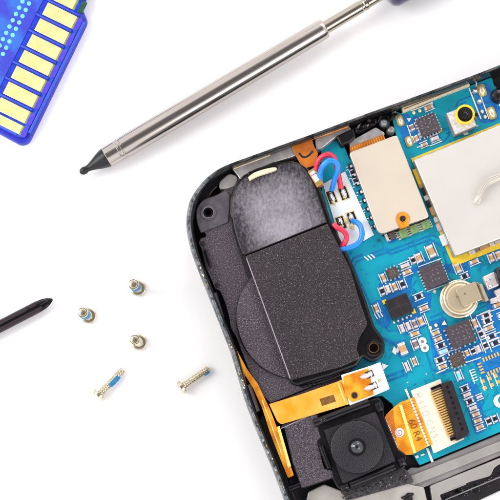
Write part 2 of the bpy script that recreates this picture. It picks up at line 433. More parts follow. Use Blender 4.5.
def roundpoly(pts, r, seg=5):
    out=[]; n=len(pts)
    for i in range(n):
        a=Vector(pts[i-1][:2]); b=Vector(pts[i][:2]); c=Vector(pts[(i+1)%n][:2])
        rr=pts[i][2] if len(pts[i])>2 else r
        d1=(a-b); d2=(c-b); q=min(rr,d1.length*.45,d2.length*.45)
        if q<.05: out.append((b.x,b.y)); continue
        p=b+d1.normalized()*q; e=b+d2.normalized()*q
        for k in range(seg+1):
            t=k/seg; w=p*(1-t)**2+b*2*t*(1-t)+e*t*t; out.append((w.x,w.y))
    return out
def smoothpath(pts, sub=5):
    E=[Vector(p) for p in pts]; E=[E[0]*2-E[1]]+E+[E[-1]*2-E[-2]]; out=[]
    for i in range(1,len(E)-2):
        for k in range(sub):
            t=k/sub; a,b,c,d=E[i-1:i+3]
            w=.5*((2*b)+(c-a)*t+(2*a-5*b+4*c-d)*t*t+(3*b-a-3*c+d)*t**3); out.append((w.x,w.y))
    out.append((E[-2].x,E[-2].y)); return out
def circ(px,py,r,seg=28,a0=0,a1=360):
    full = (a1-a0)>=360
    n=seg if full else seg+1
    return [(px+r*math.cos(R(a0+(a1-a0)*i/seg)),py+r*math.sin(R(a0+(a1-a0)*i/seg))) for i in range(n)]

# ================================================================== table
t=MB(); t.add([(-900,-900,0),(900,-900,0),(900,900,0),(-900,900,0)],[(0,1,2,3)],'paper')
o=t.build('ground', origin=(0,0,0)); o['kind']='structure'

# ================================================================== smartphone
ZF,ZB=3.0,4.3           # casing floor, top of the circuit board
phone=thing('smartphone','opened black smartphone with teal circuit board, dark speaker block and camera showing','phone',P(500,420,0))
left=[(289,510),(283,498),(274,474),(264,450),(254,426),(243,396),(231,355),(217,319),(204,286),(193,258),(187.5,238),(185.5,222),(187,208),(190,198),(197,187),(206,177),(217,169),(231,162.5),(264,150.5),(289,141.5),(310,134),(350,119),(370,111.5),(390,104.5),(410,97.5),(440,86.5),(470,75.6),(500,64)]
core=smoothpath(left,3)
outl=core+[(560,40),(618,17),(626,20),(700,195),(798,420),(794,432),(560,530),(352,622),(343,618),(318,574)]
W=[Vector(P(x,y,6.6)[:2]) for x,y in outl]
ar=sum(W[i].x*W[(i+1)%len(W)].y-W[(i+1)%len(W)].x*W[i].y for i in range(len(W)))
if ar<0: W.reverse()
def sweep_rings(prof):
    """prof: (inset, z, material of the band up to the next ring)"""
    b=MB(); n=len(W); vs=[];fs=[];ms=[]
    unit=[a-b_ for a,b_ in zip(offset(W,1.0),W)]
    def wf(i):
        e=(W[(i+1)%n]-W[i-1]).normalized(); return .46+.42*min(1,max(0,(abs(e.y)-.38)/.52))
    for d,z,_ in prof: vs+=[(W[i].x+unit[i].x*d*wf(i),W[i].y+unit[i].y*d*wf(i),z) for i in range(n)]
    for k in range(len(prof)-1):
        for i in range(n):
            j=(i+1)%n; fs.append((k*n+i,k*n+j,(k+1)*n+j,(k+1)*n+i)); mm=prof[k][2]
            e=(W[j]-W[i]).normalized()
            if mm=='rim_worn' and abs(e.y)<.62: mm='rim_metal'
            ms.append(mm)
    b.add(vs,fs,ms); return b
b=sweep_rings([(2.4,0.25,'rim_black'),(.9,.3,'rim_black'),(.25,1.2,'rim_black'),(0,3,'rim_metal'),(0,6.0,'rim_metal'),(.10,6.45,'rim_metal'),(.20,6.6,'rim_worn'),(.34,6.5,'rim_worn'),(.36,6.42,'rim_worn'),(.50,6.42,'rim_metal'),(.55,6.3,'rim_black'),(.66,6.3,'rim_black'),(.72,6.0,'rim_black'),(.80,ZF-.1,'rim_black')])
bp_=MB(); bp_.prism_w(offset(W,.3),0.3,ZF,'dark_well'); bp_.build('back_panel',phone)
# worn specks along the left edge of the frame
for i in range(60):
    tt=random.random(); k=int(tt*26)+4
    x,y=core[k]; x2,y2=core[k+1]; q=random.random()
    x=x*(1-q)+x2*q+random.uniform(2.2,4.6); y=y*(1-q)+y2*q
    b.blob(x,y,random.uniform(.6,1.9),random.uniform(.3,1.0),VA+random.uniform(-.4,.4),6.46,.13,random.choice(['rust','rust','rim_worn','gold_pale']),seg=7,rings=2,jit=.4)
bez=b.build('frame',phone,smooth=30)

# silver liners and copper line along the top edge
b=MB()
b.prism([(231,167),(262,155.5),(289,145.5),(299,142),(302,153),(292,157),(272,163),(252,172),(241,181),(238,176)],ZF,5.3,'silver_sticker',bev=.08,r=1.5)
b.prism([(219,182),(229,173),(238,176),(236,186),(226,189),(219,189)],ZF,5.0,'grey_light',bev=.12,r=4)
b.build('liner',phone)
b=MB(); b.tube([P(232,166.5,5.6),P(250,159.5,5.6),P(271,152.5,5.6)],.16,'copper',seg=8,sub=3); b.tube([P(234,168.5,5.5),P(252,161.8,5.5),P(270,155,5.5)],.07,'cream',seg=8,sub=3); b.build('copper_strip',phone)
b=MB(); b.prism([(200,196),(207,185),(214,178),(230,170),(231,175),(218,186),(212,192),(206,204),(200,214)],ZF,4.4,'black_gloss',bev=.08); b.build('gasket',phone)
b=MB(); b.prism([(315,139),(348,125),(353,131),(336,137),(321,149),(316,150)],ZF,5.2,'silver_sticker',bev=.08,r=1)
b.build('liner',phone)
b=MB(); b.tube([P(289,145.5,5.6),P(300,140.5,5.8),P(312,136.5,5.7),P(330,131,5.7),P(349,124,5.6)],.1,'cream',seg=8); b.tube([P(312,139,5.5),P(330,133,5.5),P(348,126.5,5.5)],.09,'copper',seg=8); b.build('copper_strip',phone)
b=MB(); b.prism([(336,136),(353,128),(356,137),(350,142),(341,146)],ZF,5.6,'black_pl',bev=.15,r=2.5); b.prism([(351,129),(372,118),(392,110),(397,111),(394,120),(380,122),(358,135)],ZF,4.4,'dark_well',bev=.05,r=2)
b.build('black_tape',phone)
b=MB()
for i in range(34):
    x=random.uniform(350,396); y=129-(x-352)*.37+random.uniform(-2,5)
    b.blob(x,y,random.uniform(1,3),random.uniform(.6,1.6),UA+random.uniform(-.7,.7),4.3,random.uniform(.4,1.3),random.choice(['black_pl','black_gloss','fibre','fibre','grey_light']),seg=9,rings=3,jit=.5)
o=b.build('torn_foam',phone); o['kind']='stuff'
b=MB(); b.prism([(349,142),(376,127),(385,133),(383,139),(352,154)],ZF,4.9,'silver_sticker',bev=.06,r=2); b.prism([(349.5,147),(383,134.5),(387,141),(352,157)],4.0,5.0,'flex_deep',bev=.03,r=1)
for k in range(14): x=352+k*2.4; b.line([(x,147-k*.92),(x+2.2,153-k*.92)],.7,5.02,'flex')
b.build('ribbon_cable',phone)
b=MB(); b.disc(384.5,123,6,ZF,5.0,'black_pl',bev=.3); b.disc(384,122,4,5.0,5.5,'rim_worn',bev=.3); b.build('vibration_motor',phone); b=MB(); b.disc(391,129,4.5,ZF,4.8,'grey_metal',bev=.5); b.build('metal_stud',phone); b=MB(); b.disc(499,94,7.5,ZF,5.2,'black_gloss',bev=.6); b.build('rubber_plug',phone)
b=MB(); b.prism([(402,107.5),(430,96),(468,81.5),(470,85),(431,100),(403,112)],ZF,5.0,'cream',bev=.05); b.line([(404,109),(431,98.2),(467,84)],.8,5.02,'cell_dark'); b.build('gasket_strip',phone)

# ---------------- circuit board
bb_=MB(); b=bb_
outb=[(321,150),(329,143),(341,138.5),(346,150),(350,160),(392,145),(397,140),(392,118),(392,113),(396,111.5),(401,113),(440,97),(492,77,2),(494,85),(500,91),(512,88),(560,70),(690,390),(560,410),(500,432),(419.5,465.5,2),(413,455),(392,404),(382,396),(368,398),(352,398),(336,360),(346,345),(352,300),(335,262),(322,215)]
b.prism(outb,3.5,ZB,'pcb','pcb_edge',bev=.03,r=.8,seg=3)
board=b.build('circuit_board',phone)
d=MB()   # printed marks, solder mask, traces: all in the board's print layer (one mesh, joined below)
Z1,Z2,Z3=ZB+.008,ZB+.045,ZB+.075
def quad(px,py,l,w,ang=UA):
    ca,sa=math.cos(ang),-math.sin(ang)      # px y axis points down
    return [(px+x*ca-y*sa,py+x*sa+y*ca) for x,y in ((-l/2,-w/2),(l/2,-w/2),(l/2,w/2),(-l/2,w/2))]
# solder mask patches without copper
for c in [[(378,283),(425,262),(420,254),(432,262),(412,276),(411,296),(382,302)],[(372,302),(383,298),(392,322),(386,330),(376,322)],
          [(398,319),(424,312),(428,325),(404,337)],[(428,322),(446,316),(452,352),(448,372),(434,366)],
          [(470,316),(505,306),(510,372),(480,374),(466,350),(480,345)],[(476,340),(505,330),(505,372),(482,378)],
          [(448,350),(482,342),(480,356),(466,366),(452,360)],[(461,383),(474,380),(488,428),(476,436),(468,410)],
          [(395,117),(409,112),(415,140),(404,144)],[(411,117),(418,115),(425,142),(417,146)],[(475,84),(489,82),(497,108),(490,124),(478,122)],
          [(482,94),(497,100),(503,118),(488,124)],[(440,265),(470,262),(470,272),(448,274)],[(484,286),(505,280),(505,330),(490,318),(486,305)],
          [(384,237),(394,233),(398,241),(388,244)],[(408,296),(432,292),(430,312),(410,316)]]:
    d.sheet(roundpoly(c,5,4),Z1,'pcb_blue')
# traces
def tr(pts,w=1.3,n=1,gap=3,mt='trace'):
    for k in range(n):
        q=[]
        for i,(x,y) in enumerate(pts): q.append((x+k*gap*.4,y+k*gap*.92))
        d.line(smoothpath(q,2) if False else q,w,Z2,mt)
tr([(371,254),(386,248.5),(390,250.5),(431,235),(446,240)],1.6)
tr([(371,258),(387,252),(391,254),(430,239.5),(443,247)],1.6)
tr([(367,257),(357,261.5),(354,267),(370,303),(376,314)],1.6)
tr([(363,254.5),(354,258),(350,266),(370,318),(378,336),(400,345)],2.0)
tr([(349,262),(346,268),(365,315),(372,333),(396,346)],1.2)
tr([(385,377.5),(405,370)],2.0); tr([(387,381.5),(407,374)],2.0)
tr([(456,107),(458,101),(463,99),(478,93)],1.2); tr([(459,110),(461,104),(466,102)],1.2)
tr([(484,104),(490,101),(498,104),(512,99)],1.4); tr([(485,108),(491,105),(500,108),(512,104)],1.0)
tr([(441,131),(448,128),(449,135),(444,141),(436,143)],1.4); tr([(446,134),(452,131),(455,140)],1.0)
tr([(396,291),(408,289),(414,293),(418,300)],1.4); tr([(416,280),(412,287),(418,294)],1.2); tr([(405,262),(411,258),(418,262)],1.4)
tr([(440,288),(446,292),(447,284),(452,279)],1.4); tr([(423,326),(430,322),(444,322)],2.2); tr([(430,318),(470,301)],1.4)
tr([(436,262),(441,268),(449,271),(453,266)],1.2); tr([(480,272),(480,266),(474,264)],1.4); tr([(487,262),(482,255),(500,246)],1.2)
tr([(443,252),(448,268)],1.2); tr([(475,306),(487,302),(493,305)],1.4); tr([(476,310),(486,306)],1.2)
tr([(384,322),(388,331),(400,330)],1.4); tr([(398,320),(401,325)],1.4); tr([(405,316),(409,322)],1.4)
tr([(426,350),(431,368),(441,374),(452,370)],1.2); tr([(476,384),(484,402),(480,410)],1.2)
tr([(340,260),(347,258),(352,252)],1.8)
def on_board(px,py):
    c=False; n=len(outb)
    for i in range(n):
        (x1,y1),(x2,y2)=outb[i][:2],outb[(i+1)%n][:2]
        if (y1>py)!=(y2>py) and px<(x2-x1)*(py-y1)/(y2-y1)+x1: c=not c
    return c
for i in range(110):      # fine signal tracks under the mask
    x=random.uniform(372,500); y=random.uniform(232,455)
    a=random.choice([UA,VA,UA+R(45),VA+R(45)]); l=random.uniform(6,20); ca,sa=math.cos(a),-math.sin(a); a2=a+random.choice([-R(45),R(45)])
    if not all(on_board(x+ux,y+uy) for ux in (-4,l*ca*1.5,l*ca+4,14) for uy in (-4,l*sa*1.5,12)): continue
    for k in range(random.choice([1,1,2,3])):
        q=k*1.8; tr([(x-sa*q,y+ca*q),(x+ca*l-sa*q,y+sa*l+ca*q),(x+ca*l-sa*q+math.cos(a2)*l*.5,y+sa*l+ca*q-math.sin(a2)*l*.5)],.55,mt='trace_fine')
# silkscreen
def sl(x0,y0,x1,y1,w=1.0): d.line([(x0,y0),(x1,y1)],w,Z3,'silk')
def tri(px,py,s,ang=0):
    d.sheet([(px+s*math.cos(R(a+ang)),py+s*math.sin(R(a+ang))) for a in (90,210,330)],Z3,'silk')
tri(444.3,323.4,3.2,180); tri(384.5,366.3,4,20); 
d.sheet(quad(434.5,291.5,4,1.2),Z3,'silk'); d.sheet(quad(434.5,291.5,1.2,4),Z3+.002,'silk')
for k in range(3): d.sheet(quad(366.5+k*3.2,258.5-k*1.2,1.3,5.5,UA+R(25)),Z3,'silk'); d.sheet(quad(376+k*2.6,316.5-k*1.2,1.1,6,UA+R(10)),Z3,'silk')
d.sheet([(395,351),(398,353),(401,347),(398,346)],Z3,'silk'); d.sheet([(394,346),(397,350),(396,355),(392,352)],Z3,'silk'); 
sl(405.5,389,412,404,2.2); sl(427,448,432.5,462,2.4)
d.sheet(quad(417,456.8,3.2,2.6),Z3,'silk'); d.sheet(quad(422.6,454.8,4,1.6),Z3,'silk')
d.sheet(quad(415,456,8,3.2),Z3,'silk') if False else None
# crescent mark near the right edge
cr=circ(500,401,6.6,20,60,300)+list(reversed(circ(502,400,4.0,20,70,290)))
d.sheet(cr,Z3,'silk')
for cx,cy in ((422.4,341.4),(424.9,347.9)):
    d.sheet(circ(cx,cy,4.2,22),Z3+.001*(cx>423),'silk'); d.sheet(circ(cx,cy,1.7,14),Z3+.006,'cap_grey')
# lines around the parts near the top
sl(410.5,111,433,103,.9); sl(407,125,413.5,143.5,.9); sl(415,119,421.5,138,.9); sl(430,146,442,141,.9); sl(469,88,481,119,1.3); sl(478,88.5,489,119,1.0); sl(417,147.5,428,143.5,.9)
sl(461,131.5,478,125.5,1.0); d.sheet([(463,133),(467,131),(469,134),(464,135.5)],Z3,'silk'); sl(476,86.5,476.5,82,1.2); d.line(smoothpath([(476,83),(477,80),(480,79.5)],4),1.0,Z3,'silk')
tri(409,119.5,2.6,0); sl(499,104.5,503,107,2)
# lines round the chips in the middle
for a in [(445,352.5,459,348.5),(448,352,452.5,368),(466,362.5,481,357.5),(470,314.5,486,353),(476,316,500,308),(478,321,492,352),(500,332,481,340),(418,267,441,258.5),(427,291.5,450,283),(424,313,432,334),(440,354.5,447,352),(436,373.5,446,369.5),(452,368,460,366)]: sl(*a,w=.9)
for k in range(5): sl(469+k*.9,371+k*2.6,474.5+k*.9,369+k*2.6,.9); sl(470+k,371.2+k*2.6,470.5+k,373.2+k*2.6,.8)
# empty gold footprint near the right edge
d.sheet(roundpoly([(476,361),(503,350),(510,372),(484,381)],2,3),Z1+.003,'pcb_blue')
for k in range(6):
    d.sheet(quad(483.5+k*2.9,359.8-k*1.15,1.7,4.2),Z2+.006,'pin_gold'); d.sheet(quad(488.5+k*2.9,373.8-k*1.15,1.7,4.6),Z2+.006,'pin_gold')
for k in range(4): d.sheet(quad(479.3+k*1.1,363.8+k*2.9,4.2,1.7),Z2+.006,'pin_gold')
d.sheet(quad(491.3,365.6,13,6.5),Z2+.005,'trace')
for x,y in ((482.6,381.4),(484.6,388),(489.4,378.6),(491.8,385),(495.4,376),(498,382)): d.sheet(quad(x,y,4.4,3.6),Z2+.006,'pin_gold'); 
sl(480,377,485,391,.9); sl(486.5,375,492,389,.9); sl(493,373,498,386,.9)
for k in range(60):
    x=random.uniform(385,500); y=random.uniform(230,450)
    if not (on_board(x-4,y) and on_board(x+4,y+4)): continue
    d.sheet(circ(x,y,random.uniform(.5,.9),8),Z2+.004,random.choice(['trace','trace','pcb_blue','silk']))
# the white printed block under the wires
d.sheet([(323,184),(345,171.5),(374,235),(360,243),(349,249),(340,240)],Z3,'silk_block')
d.sheet(circ(378.6,240.4,1.5,12),Z3,'pcb_edge')
for (x,y) in ((331.6,197),(343.8,193),(341,223),(352.2,218.4)):
    d.sheet(quad(x,y,9.5,14.5,UA-R(2)),Z3+.006,'glue'); d.sheet(quad(x,y,7.6,12.6,UA-R(2)),Z3+.012,'res_black')
# gold oval pads
for x,y,l,w,a in ((400,120.5,10.5,6,100),(409,141.5,9.5,6,95),(481.8,90.3,11.5,7,98),(491.6,113,11.5,7,105)):
    aa=R(-a+30); 
    o=quad(x,y,l+3,w+3,-R(a-28)); 
    d.sheet(roundpoly(quad(x,y,l+3.2,w+3.2,R(-70)),3.9,5),Z3+.0005,'silk') if False else None
    d.sheet(roundpoly(quad(x,y,l+1.4,w+1.4,R(-70)),3.6,5),Z3+.003,'gold')
print_layer=d
# raised solder on the oval pads and small gold pads
for x,y,l,w in ((400,120.5,10.5,6),(409,141.5,9.5,6),(481.8,90.3,11.5,7),(491.6,113,11.5,7)):
    b=MB(); b.blob(x,y,l/2,w/2,R(-70),Z3+.005,.28,'gold_pale',jit=.08); b.build('contact_pad',board)
for x,y in ((413.8,112.8),(419.8,110.8),(430.3,327.8),(436,325.3),(482,111.6),(485,117)): b=MB(); b.blob(x,y,1.9,2.2,UA,Z3+.002,.16,'gold_pale',seg=12,rings=3); b.build('solder_dot',board)
for x,y in ((474.8,91.5),(479.2,102)): b=MB(); b.blob(x,y,2.9,3,UA,Z3+.002,.5,'solder',seg=12,rings=4,jit=.15); b.build('solder_dot',board)

# ---------------- surface mount components (mesh shared by kind and size)
CACHE={}
def comp_mesh(kind,l,w):
    key=(kind,round(l),round(w))
    if key in CACHE: return CACHE[key]
    l,w=key[1]*K(ZB),key[2]*K(ZB); m=MB()
    body={'tan':'cap_tan','pale':'cap_pale','grey':'cap_grey','black':'res_black','blue':'led_blue'}[kind]
    h=.30 if kind=='black' else .42
    if w>.75: h=.75
    m.box((0,0),l*.58,w*.86,0,0,h-.03,body,bev=.04)
    for s in (-1,1):
        m.box((s*l*.385,0),l*.235,w*.93,0,0,h,'solder_pad',bev=.07)
        # solder fillet
        x0=s*l*.50; x1=s*l*.62
        vs=[(x0,-w*.44,h*.6),(x0,w*.44,h*.6),(x1,-w*.46,.0),(x1,w*.46,.0),(x0,-w*.5,0),(x0,w*.5,0)]
        fs=[(0,2,3,1),(0,4,2),(1,3,5)] if s>0 else [(1,3,2,0),(2,4,0),(5,3,1)]
        m.add(vs,fs,'solder')
    names={'tan':'capacitor','pale':'capacitor','grey':'inductor','black':'resistor','blue':'led'}
    CACHE[key]=m.mesh(names[kind]); return CACHE[key]
NAMES={'tan':'capacitor','pale':'capacitor','grey':'inductor','black':'resistor','blue':'led'}
s2=MB()
def comp(kind,px,py,ori,l=9,w=4.5,silk=3,jit=True):
    ang=UA if ori=='u' else VA
    a=ang+(random.uniform(-.05,.05) if jit else 0)
    link(NAMES[kind],comp_mesh(kind,l,w),P(px,py,ZB+.35)*1.0-Vector((0,0,.35-.022)),board,a)
    ca,sa=math.cos(ang),-math.sin(ang)
    s2.sheet(roundpoly(quad(px,py,l*1.35,w*1.5,ang),1.2,3),ZB+.028,'pcb_blue')
    for k in (1,2):
        if silk&k:
            sg=1 if k==1 else -1; off=w*.5+1.2
            ox,oy=-sa*off*sg*-1,ca*off*sg*-1
            nx,ny=(-sa*off*sg,ca*off*sg)
            s2.line([(px+nx-ca*l*.62,py+ny-sa*l*.62),(px+nx+ca*l*.62,py+ny+sa*l*.62)],.95,Z3+.03,'silk')
T,B_,PL,G='tan','black','pale','grey'
C=[(T,383.4,277.6,'v',8,4),(PL,405,265.4,'u',9,4),(T,407,272,'u',9,4),(B_,413.4,260,'v',7,4),(T,419.2,257.8,'v',9,5),
(B_,382.4,291,'v',8,4),(PL,388,289,'v',8,4),(T,394.8,286.6,'v',8,4),(B_,402.8,284,'v',8,4),(B_,418.8,296.4,'u',9,4),(T,423.8,308,'u',9,4),(T,376.2,308.4,'v',8,4),
(PL,402.2,328.2,'v',8,4),(PL,408.4,325.9,'v',8,4),(G,414.8,323.6,'v',8,4),(T,421.2,321.2,'v',8,5),(T,414.8,333.8,'u',9,4),(G,415.6,344.2,'v',9,5),
(T,435.8,333,'u',8,4),(T,438.3,339.2,'u',8,4),(B_,440.8,345.4,'u',9,4),('blue',443.4,351.2,'u',9,4),(B_,440.2,360,'u',9,4),(T,442.6,366.8,'u',9,4),
(T,467,353,'v',6,4),(B_,473.6,351,'v',6,4),(PL,478.6,348.8,'v',7,4),(B_,486,345.4,'v',7,4),(B_,481.4,333.8,'v',7,4),(T,474.6,323.4,'v',9,5),
(T,489.2,327.8,'u',9,4),(B_,492,336.2,'u',9,4),(B_,495.8,342.6,'u',9,4),(B_,486.4,315,'u',9,4),(B_,487.6,320.6,'u',9,4),('blue',459,375.4,'v',9,4),
(B_,465,388.6,'u',8,4),(PL,467,394.8,'u',8,4),(B_,470,401.4,'u',8,4),(PL,473,408,'u',8,4),(T,476,414.4,'u',8,4),(T,477.8,420.6,'u',8,4),(T,479.8,427,'u',8,4),
(PL,479.6,396.8,'u',6,3),(B_,489.2,421,'v',7,4),(B_,495.4,418.6,'v',7,4),
(T,458,268,'v',9,5),(B_,464.6,276,'u',8,4),(T,474.2,261.4,'u',9,4),(T,491.6,257.8,'v',8,4),(T,498.8,255.2,'v',8,5),(T,498,304.8,'u',9,4),(PL,502,315,'u',8,4),
(T,428.8,107.2,'u',9,4),(G,412,127.4,'v',6,5),(T,416.6,138.2,'v',6,4),(PL,434.8,138.4,'u',8,4),(T,424.2,144.4,'u',7,3),
(B_,352.5,172,'v',6,3),(B_,355.5,180.5,'v',6,3),(PL,407,366.5,'v',9,3),(T,414.5,361.5,'v',8,3)]
for c in C:
    comp(c[0],c[1],c[2],c[3],c[4],c[5])
comp(T,431.3,251.2,'v',12,7); comp(T,402.6,348.8,'v',12,8,silk=0)
# small two-part filter next to (407,366)
bb_.v+=[]
for q_ in (print_layer,s2): bb_.add(q_.v,q_.f,q_.m)
board.data=bb_.mesh('circuit_board',WPOS[board.name]); d=MB()

def chip(px,py,l,w,mt,h,pads=(),marks=None,pin='solder_pad',name='microchip',npad=6,extra=None,ang=UA,padw=1.4,padl=2.0):
    """pads: sides 0 right,1 top,2 left,3 bottom"""
    m=MB(); k=K(ZB+h); L,Wd=l*k,w*k
    for sd in pads:
        n=npad if sd in (0,2) else max(3,int(npad*l/w))
        span=(Wd if sd in (0,2) else L)*.82
        for i in range(n):
            q=-span/2+span*i/(n-1)
            c={0:(L/2+padl*.035,q),2:(-L/2-padl*.035,q),1:(q,Wd/2+padl*.035),3:(q,-Wd/2-padl*.035)}[sd]
            ll,ww=(padl*.1,padw*.1) if sd in (0,2) else (padw*.1,padl*.1)
            m.box(c,ll,ww,0,0,h*.35,pin,bev=.02)
    m.box((0,0),L,Wd,0,.03,h,mt,bev=.05)
    if marks: marks(m,L,Wd,h)
    if extra: extra(m,L,Wd,h)
    o=link(name,m.mesh(name),P(px,py,ZB+h)-Vector((0,0,h-.025)),board,ang)
    return o
def dots(rows,cols,sx,sy,r=.07):
    def f(m,L,W,h):
        for i in range(rows):
            for j in range(cols):
                x=(j-(cols-1)/2)*sx; y=(i-(rows-1)/2)*sy
                for q in range(2):
                    m.lathe((x+random.uniform(-.09,.09),y+random.uniform(-.09,.09),h-.004),(0,0,1),[(0,r*random.uniform(.5,1.1)),(.012,r*.5)],'ic_mark',seg=8)
    return f
def textmark(lines,size):
    def f(m,L,W,h):
        for i,tx in enumerate(lines):
            tm=MB(); tm.text(tx,250,250,0,0,10,'ic_mark')
            c=P(250,250,0); s=size/1.0
            vs=[((v.x-c.x)*s,(v.y-c.y)*s+((len(lines)-1)/2-i)*size*1.25,h+.008) for v in tm.v]
            m.add(vs,tm.f,'ic_mark')
    return f
def corner(m,L,W,h):
    m.box((L/2-.02,-W/2+.02),.32,.32,0,0,h*.5,'gold',bev=.03)
chip(428.5,124.5,19.5,18.5,'ic_body',.7,(0,1,2,3),dots(4,4,.42,.38,.075),npad=6,extra=corner)
chip(393,272.6,10.5,10,'ic_brown',.55,(1,3,0),dots(2,2,.3,.3,.05),npad=3)
chip(434,275,23,22.5,'ic_body',.75,(0,2),dots(3,3,.38,.42,.07),npad=7)
chip(399.5,306,23,20,'ic_black',.8,(),None,name='microchip',extra=lambda m,L,W,h:(m.box((-L/2,W/2),.4,.4,0,0,.2,'yellow'),m.box((L/2,-W/2),.4,.4,0,0,.2,'yellow'),m.box((0,0),.03,W*.8,0,h-.01,h+.006,'ic_body'),m.box((0,0),L*.8,.03,0,h-.01,h+.007,'ic_body')))
for k in range(5):
    b=MB(); b.blob(394+k*4.2,322.5-k*1.7,1.3,1.7,UA,Z3,.2,'solder_pad',seg=9,rings=3); b.build('solder_joint',board)
chip(461,334,25,23,'ic_body',.75,(2,0,3),dots(4,4,.45,.42,.07),npad=5)
chip(457.5,359.6,13,13,'ic_brown',.6,(0,1,2,3),dots(2,2,.3,.3,.05),npad=4)
for x,y in ((403.4,233.4),(414.3,229),(426,224.6)):
    chip(x,y,8,8.5,'ic_green',.5,(0,2),None,name='resistor_array',npad=4,padl=2.6,padw=1.4)
chip(392.6,235.6,6,7,'ic_brown',.5,(0,2),None,name='transistor',npad=3)
comp(PL,386.8,237.4,'v',7,3,silk=0)
# contact column left of the beige shield
for k in range(8):
    t=k/7; x=349.5+24*t+1.2; y=166+60*t
    m=MB(); m.pbox(x,y,4.2,4.6,UA,ZB,ZB+.25,'res_black',bev=.03); m.pbox(x+.5,y,2.4,2.6,UA,ZB+.2,ZB+.3,'silk',bev=.02); m.pbox(x-3.6,y+1,2.2,.9,UA,ZB,ZB+.06,'silk'); m.pbox(x-3.9,y+4,2.2,.9,UA,ZB,ZB+.06,'silk')
    m.build('contact_spring',board)

# ---------------- large metal shield on the right
b=MB()
A0,A1,A2,A3=(414,160.5),(500,126),(560,102),(553,216)
b.prism([(410.5,158.5),(500,122.5),(560,98),(610,215),(500,262),(450,281.5)] and [(411,158.5),(500,123),(562,97.5),(607,205),(500,248.5),(453.5,266.5),(448,254)],ZB,ZB+.12,'yellow','shield_side')
b.prism([(413.5,159.5,1.5),(500,124.5),(562,99.5),(603,199),(500,239),(454.5,256.5,1.5)],ZB,5.75,'shield','shield_side',bev=.14,r=1,seg=3)
sh=b.build('metal_shield',board,smooth=20)
# raised bead pressed into it
def bead(pts,w,hgt,z,mt):
    m=MB(); S=smoothpath(pts,6); n=len(S); vs=[];fs=[]; seg=10
    for i,(x,y) in enumerate(S):
        p=P(x,y,z); q0=P(*S[max(0,i-1)],z); q1=P(*S[min(n-1,i+1)],z); dd=(q1-q0).normalized(); nn=Vector((-dd.y,dd.x,0))
        e=min(1,i/5.0,(n-1-i)/5.0+.0) ; e=max(.0,e)**.5
        for k in range(seg+1):
            t=k/seg*2-1; hh=hgt*(1-abs(t)**1.7)*e
            vs.append(p+nn*t*w*K(z)/2*(.55+.45*e)+Vector((0,0,hh-.004)))
    for i in range(n-1):
        for k in range(seg): fs.append((i*(seg+1)+k,(i+1)*(seg+1)+k,(i+1)*(seg+1)+k+1,i*(seg+1)+k+1))
    m.add(vs,fs,mt); return m
b=bead([(476,204.5),(479,197),(483,188),(488.5,181.5),(497,177.5),(510,172),(522,165)],8,.9,5.75,'bead'); b.build('pressed_rib',sh,smooth=60) if False else b.build('pressed_rib',board,smooth=60)
# things tucked along the shield's left and lower edges
for k,(x,y,l,w,mt) in enumerate(((417.5,178,3.5,19,'yellow'),(424,191,3,6,'res_black'),(426,198,3.5,5,'solder_pad'),(428.5,204,3.2,5,'res_black'),(432,211,3.5,8,'cap_tan'),(436,219.5,3.5,5,'solder_pad'),(439,227,4,7,'cap_pale'),(443.5,240,5,11,'silk'),(421,186,2.6,4,'cap_tan'))):
    b=MB(); b.pbox(x,y,l,w,UA,ZB+.1,ZB+.42+.01*k,mt,bev=.04); b.build('edge_component',board)
for k,(x,y,l,w,mt) in enumerate(((472,251.8,6,4.2,'solder_pad'),(477,250,5,3.6,'cap_grey'),(484,247,9,3.8,'cap_tan'),(492,244,5,3.8,'solder_pad'),(499,241,9,3.8,'cap_pale'))):
    b=MB(); b.pbox(x,y,l,w,UA,ZB+.1,ZB+.42+.01*k,mt,bev=.04); b.build('edge_component',board)

# ---------------- beige shield
b=MB(); b.prism([(349,152.5,3),(397,134.5,4),(429.5,217,3),(379,235,6)],ZB+.15,5.35,'beige','shield_side',bev=.07,r=3,seg=6)
b.build('metal_shield',board,smooth=25)
b=MB(); tab=circ(402.8,218.6,6.8,22,150,390)+[(409.5,225.5),(400,229)]
b.prism(tab,4.6,5.45,'flex','flex_deep',bev=.03); b.disc(402.8,218.6,3.1,5.4,5.47,'dark_well',bev=.01); b.ring(402.8,218.6,4.0,3.0,5.4,5.5,'copper')
b.build('flex_tab',board)
b=MB(); b.prism([(382,232),(428,215.5),(430,219),(383,236.5)],ZB,ZB+.35,'res_black'); b.build('shield_frame',board)

# ---------------- front camera
cam2=MB(); cam2.prism([(446,113,1),(468,104.5,1),(477,125.5,1),(455,135,1)],ZB,5.5,'solder_pad','grey_metal',bev=.08,r=1); 
o=cam2.build('small_camera',board)
# child depth limit: lens pieces belong to the same mesh part level
b=MB(); b.ring(465.3,114,9.7,7.6,5.5,6.05,'yellow',bev=.06); b.disc(465.3,114,7.8,5.45,5.85,'black_pl',bev=.1); b.ring(465.3,114,4.6,3.0,5.8,5.98,'black_gloss',bev=.05); b.disc(465.3,114,2.6,5.8,5.9,'lens_glass',bev=.05)
b.build('small_camera_lens',board)
for k in range(3):
    b=MB(); b.pbox(474+k*1.3,121.5+k*.3-k*4,2.6,3.2,UA,ZB,ZB+.5,('cap_tan','cap_grey','res_black')[k],bev=.03); b.build('capacitor',board)

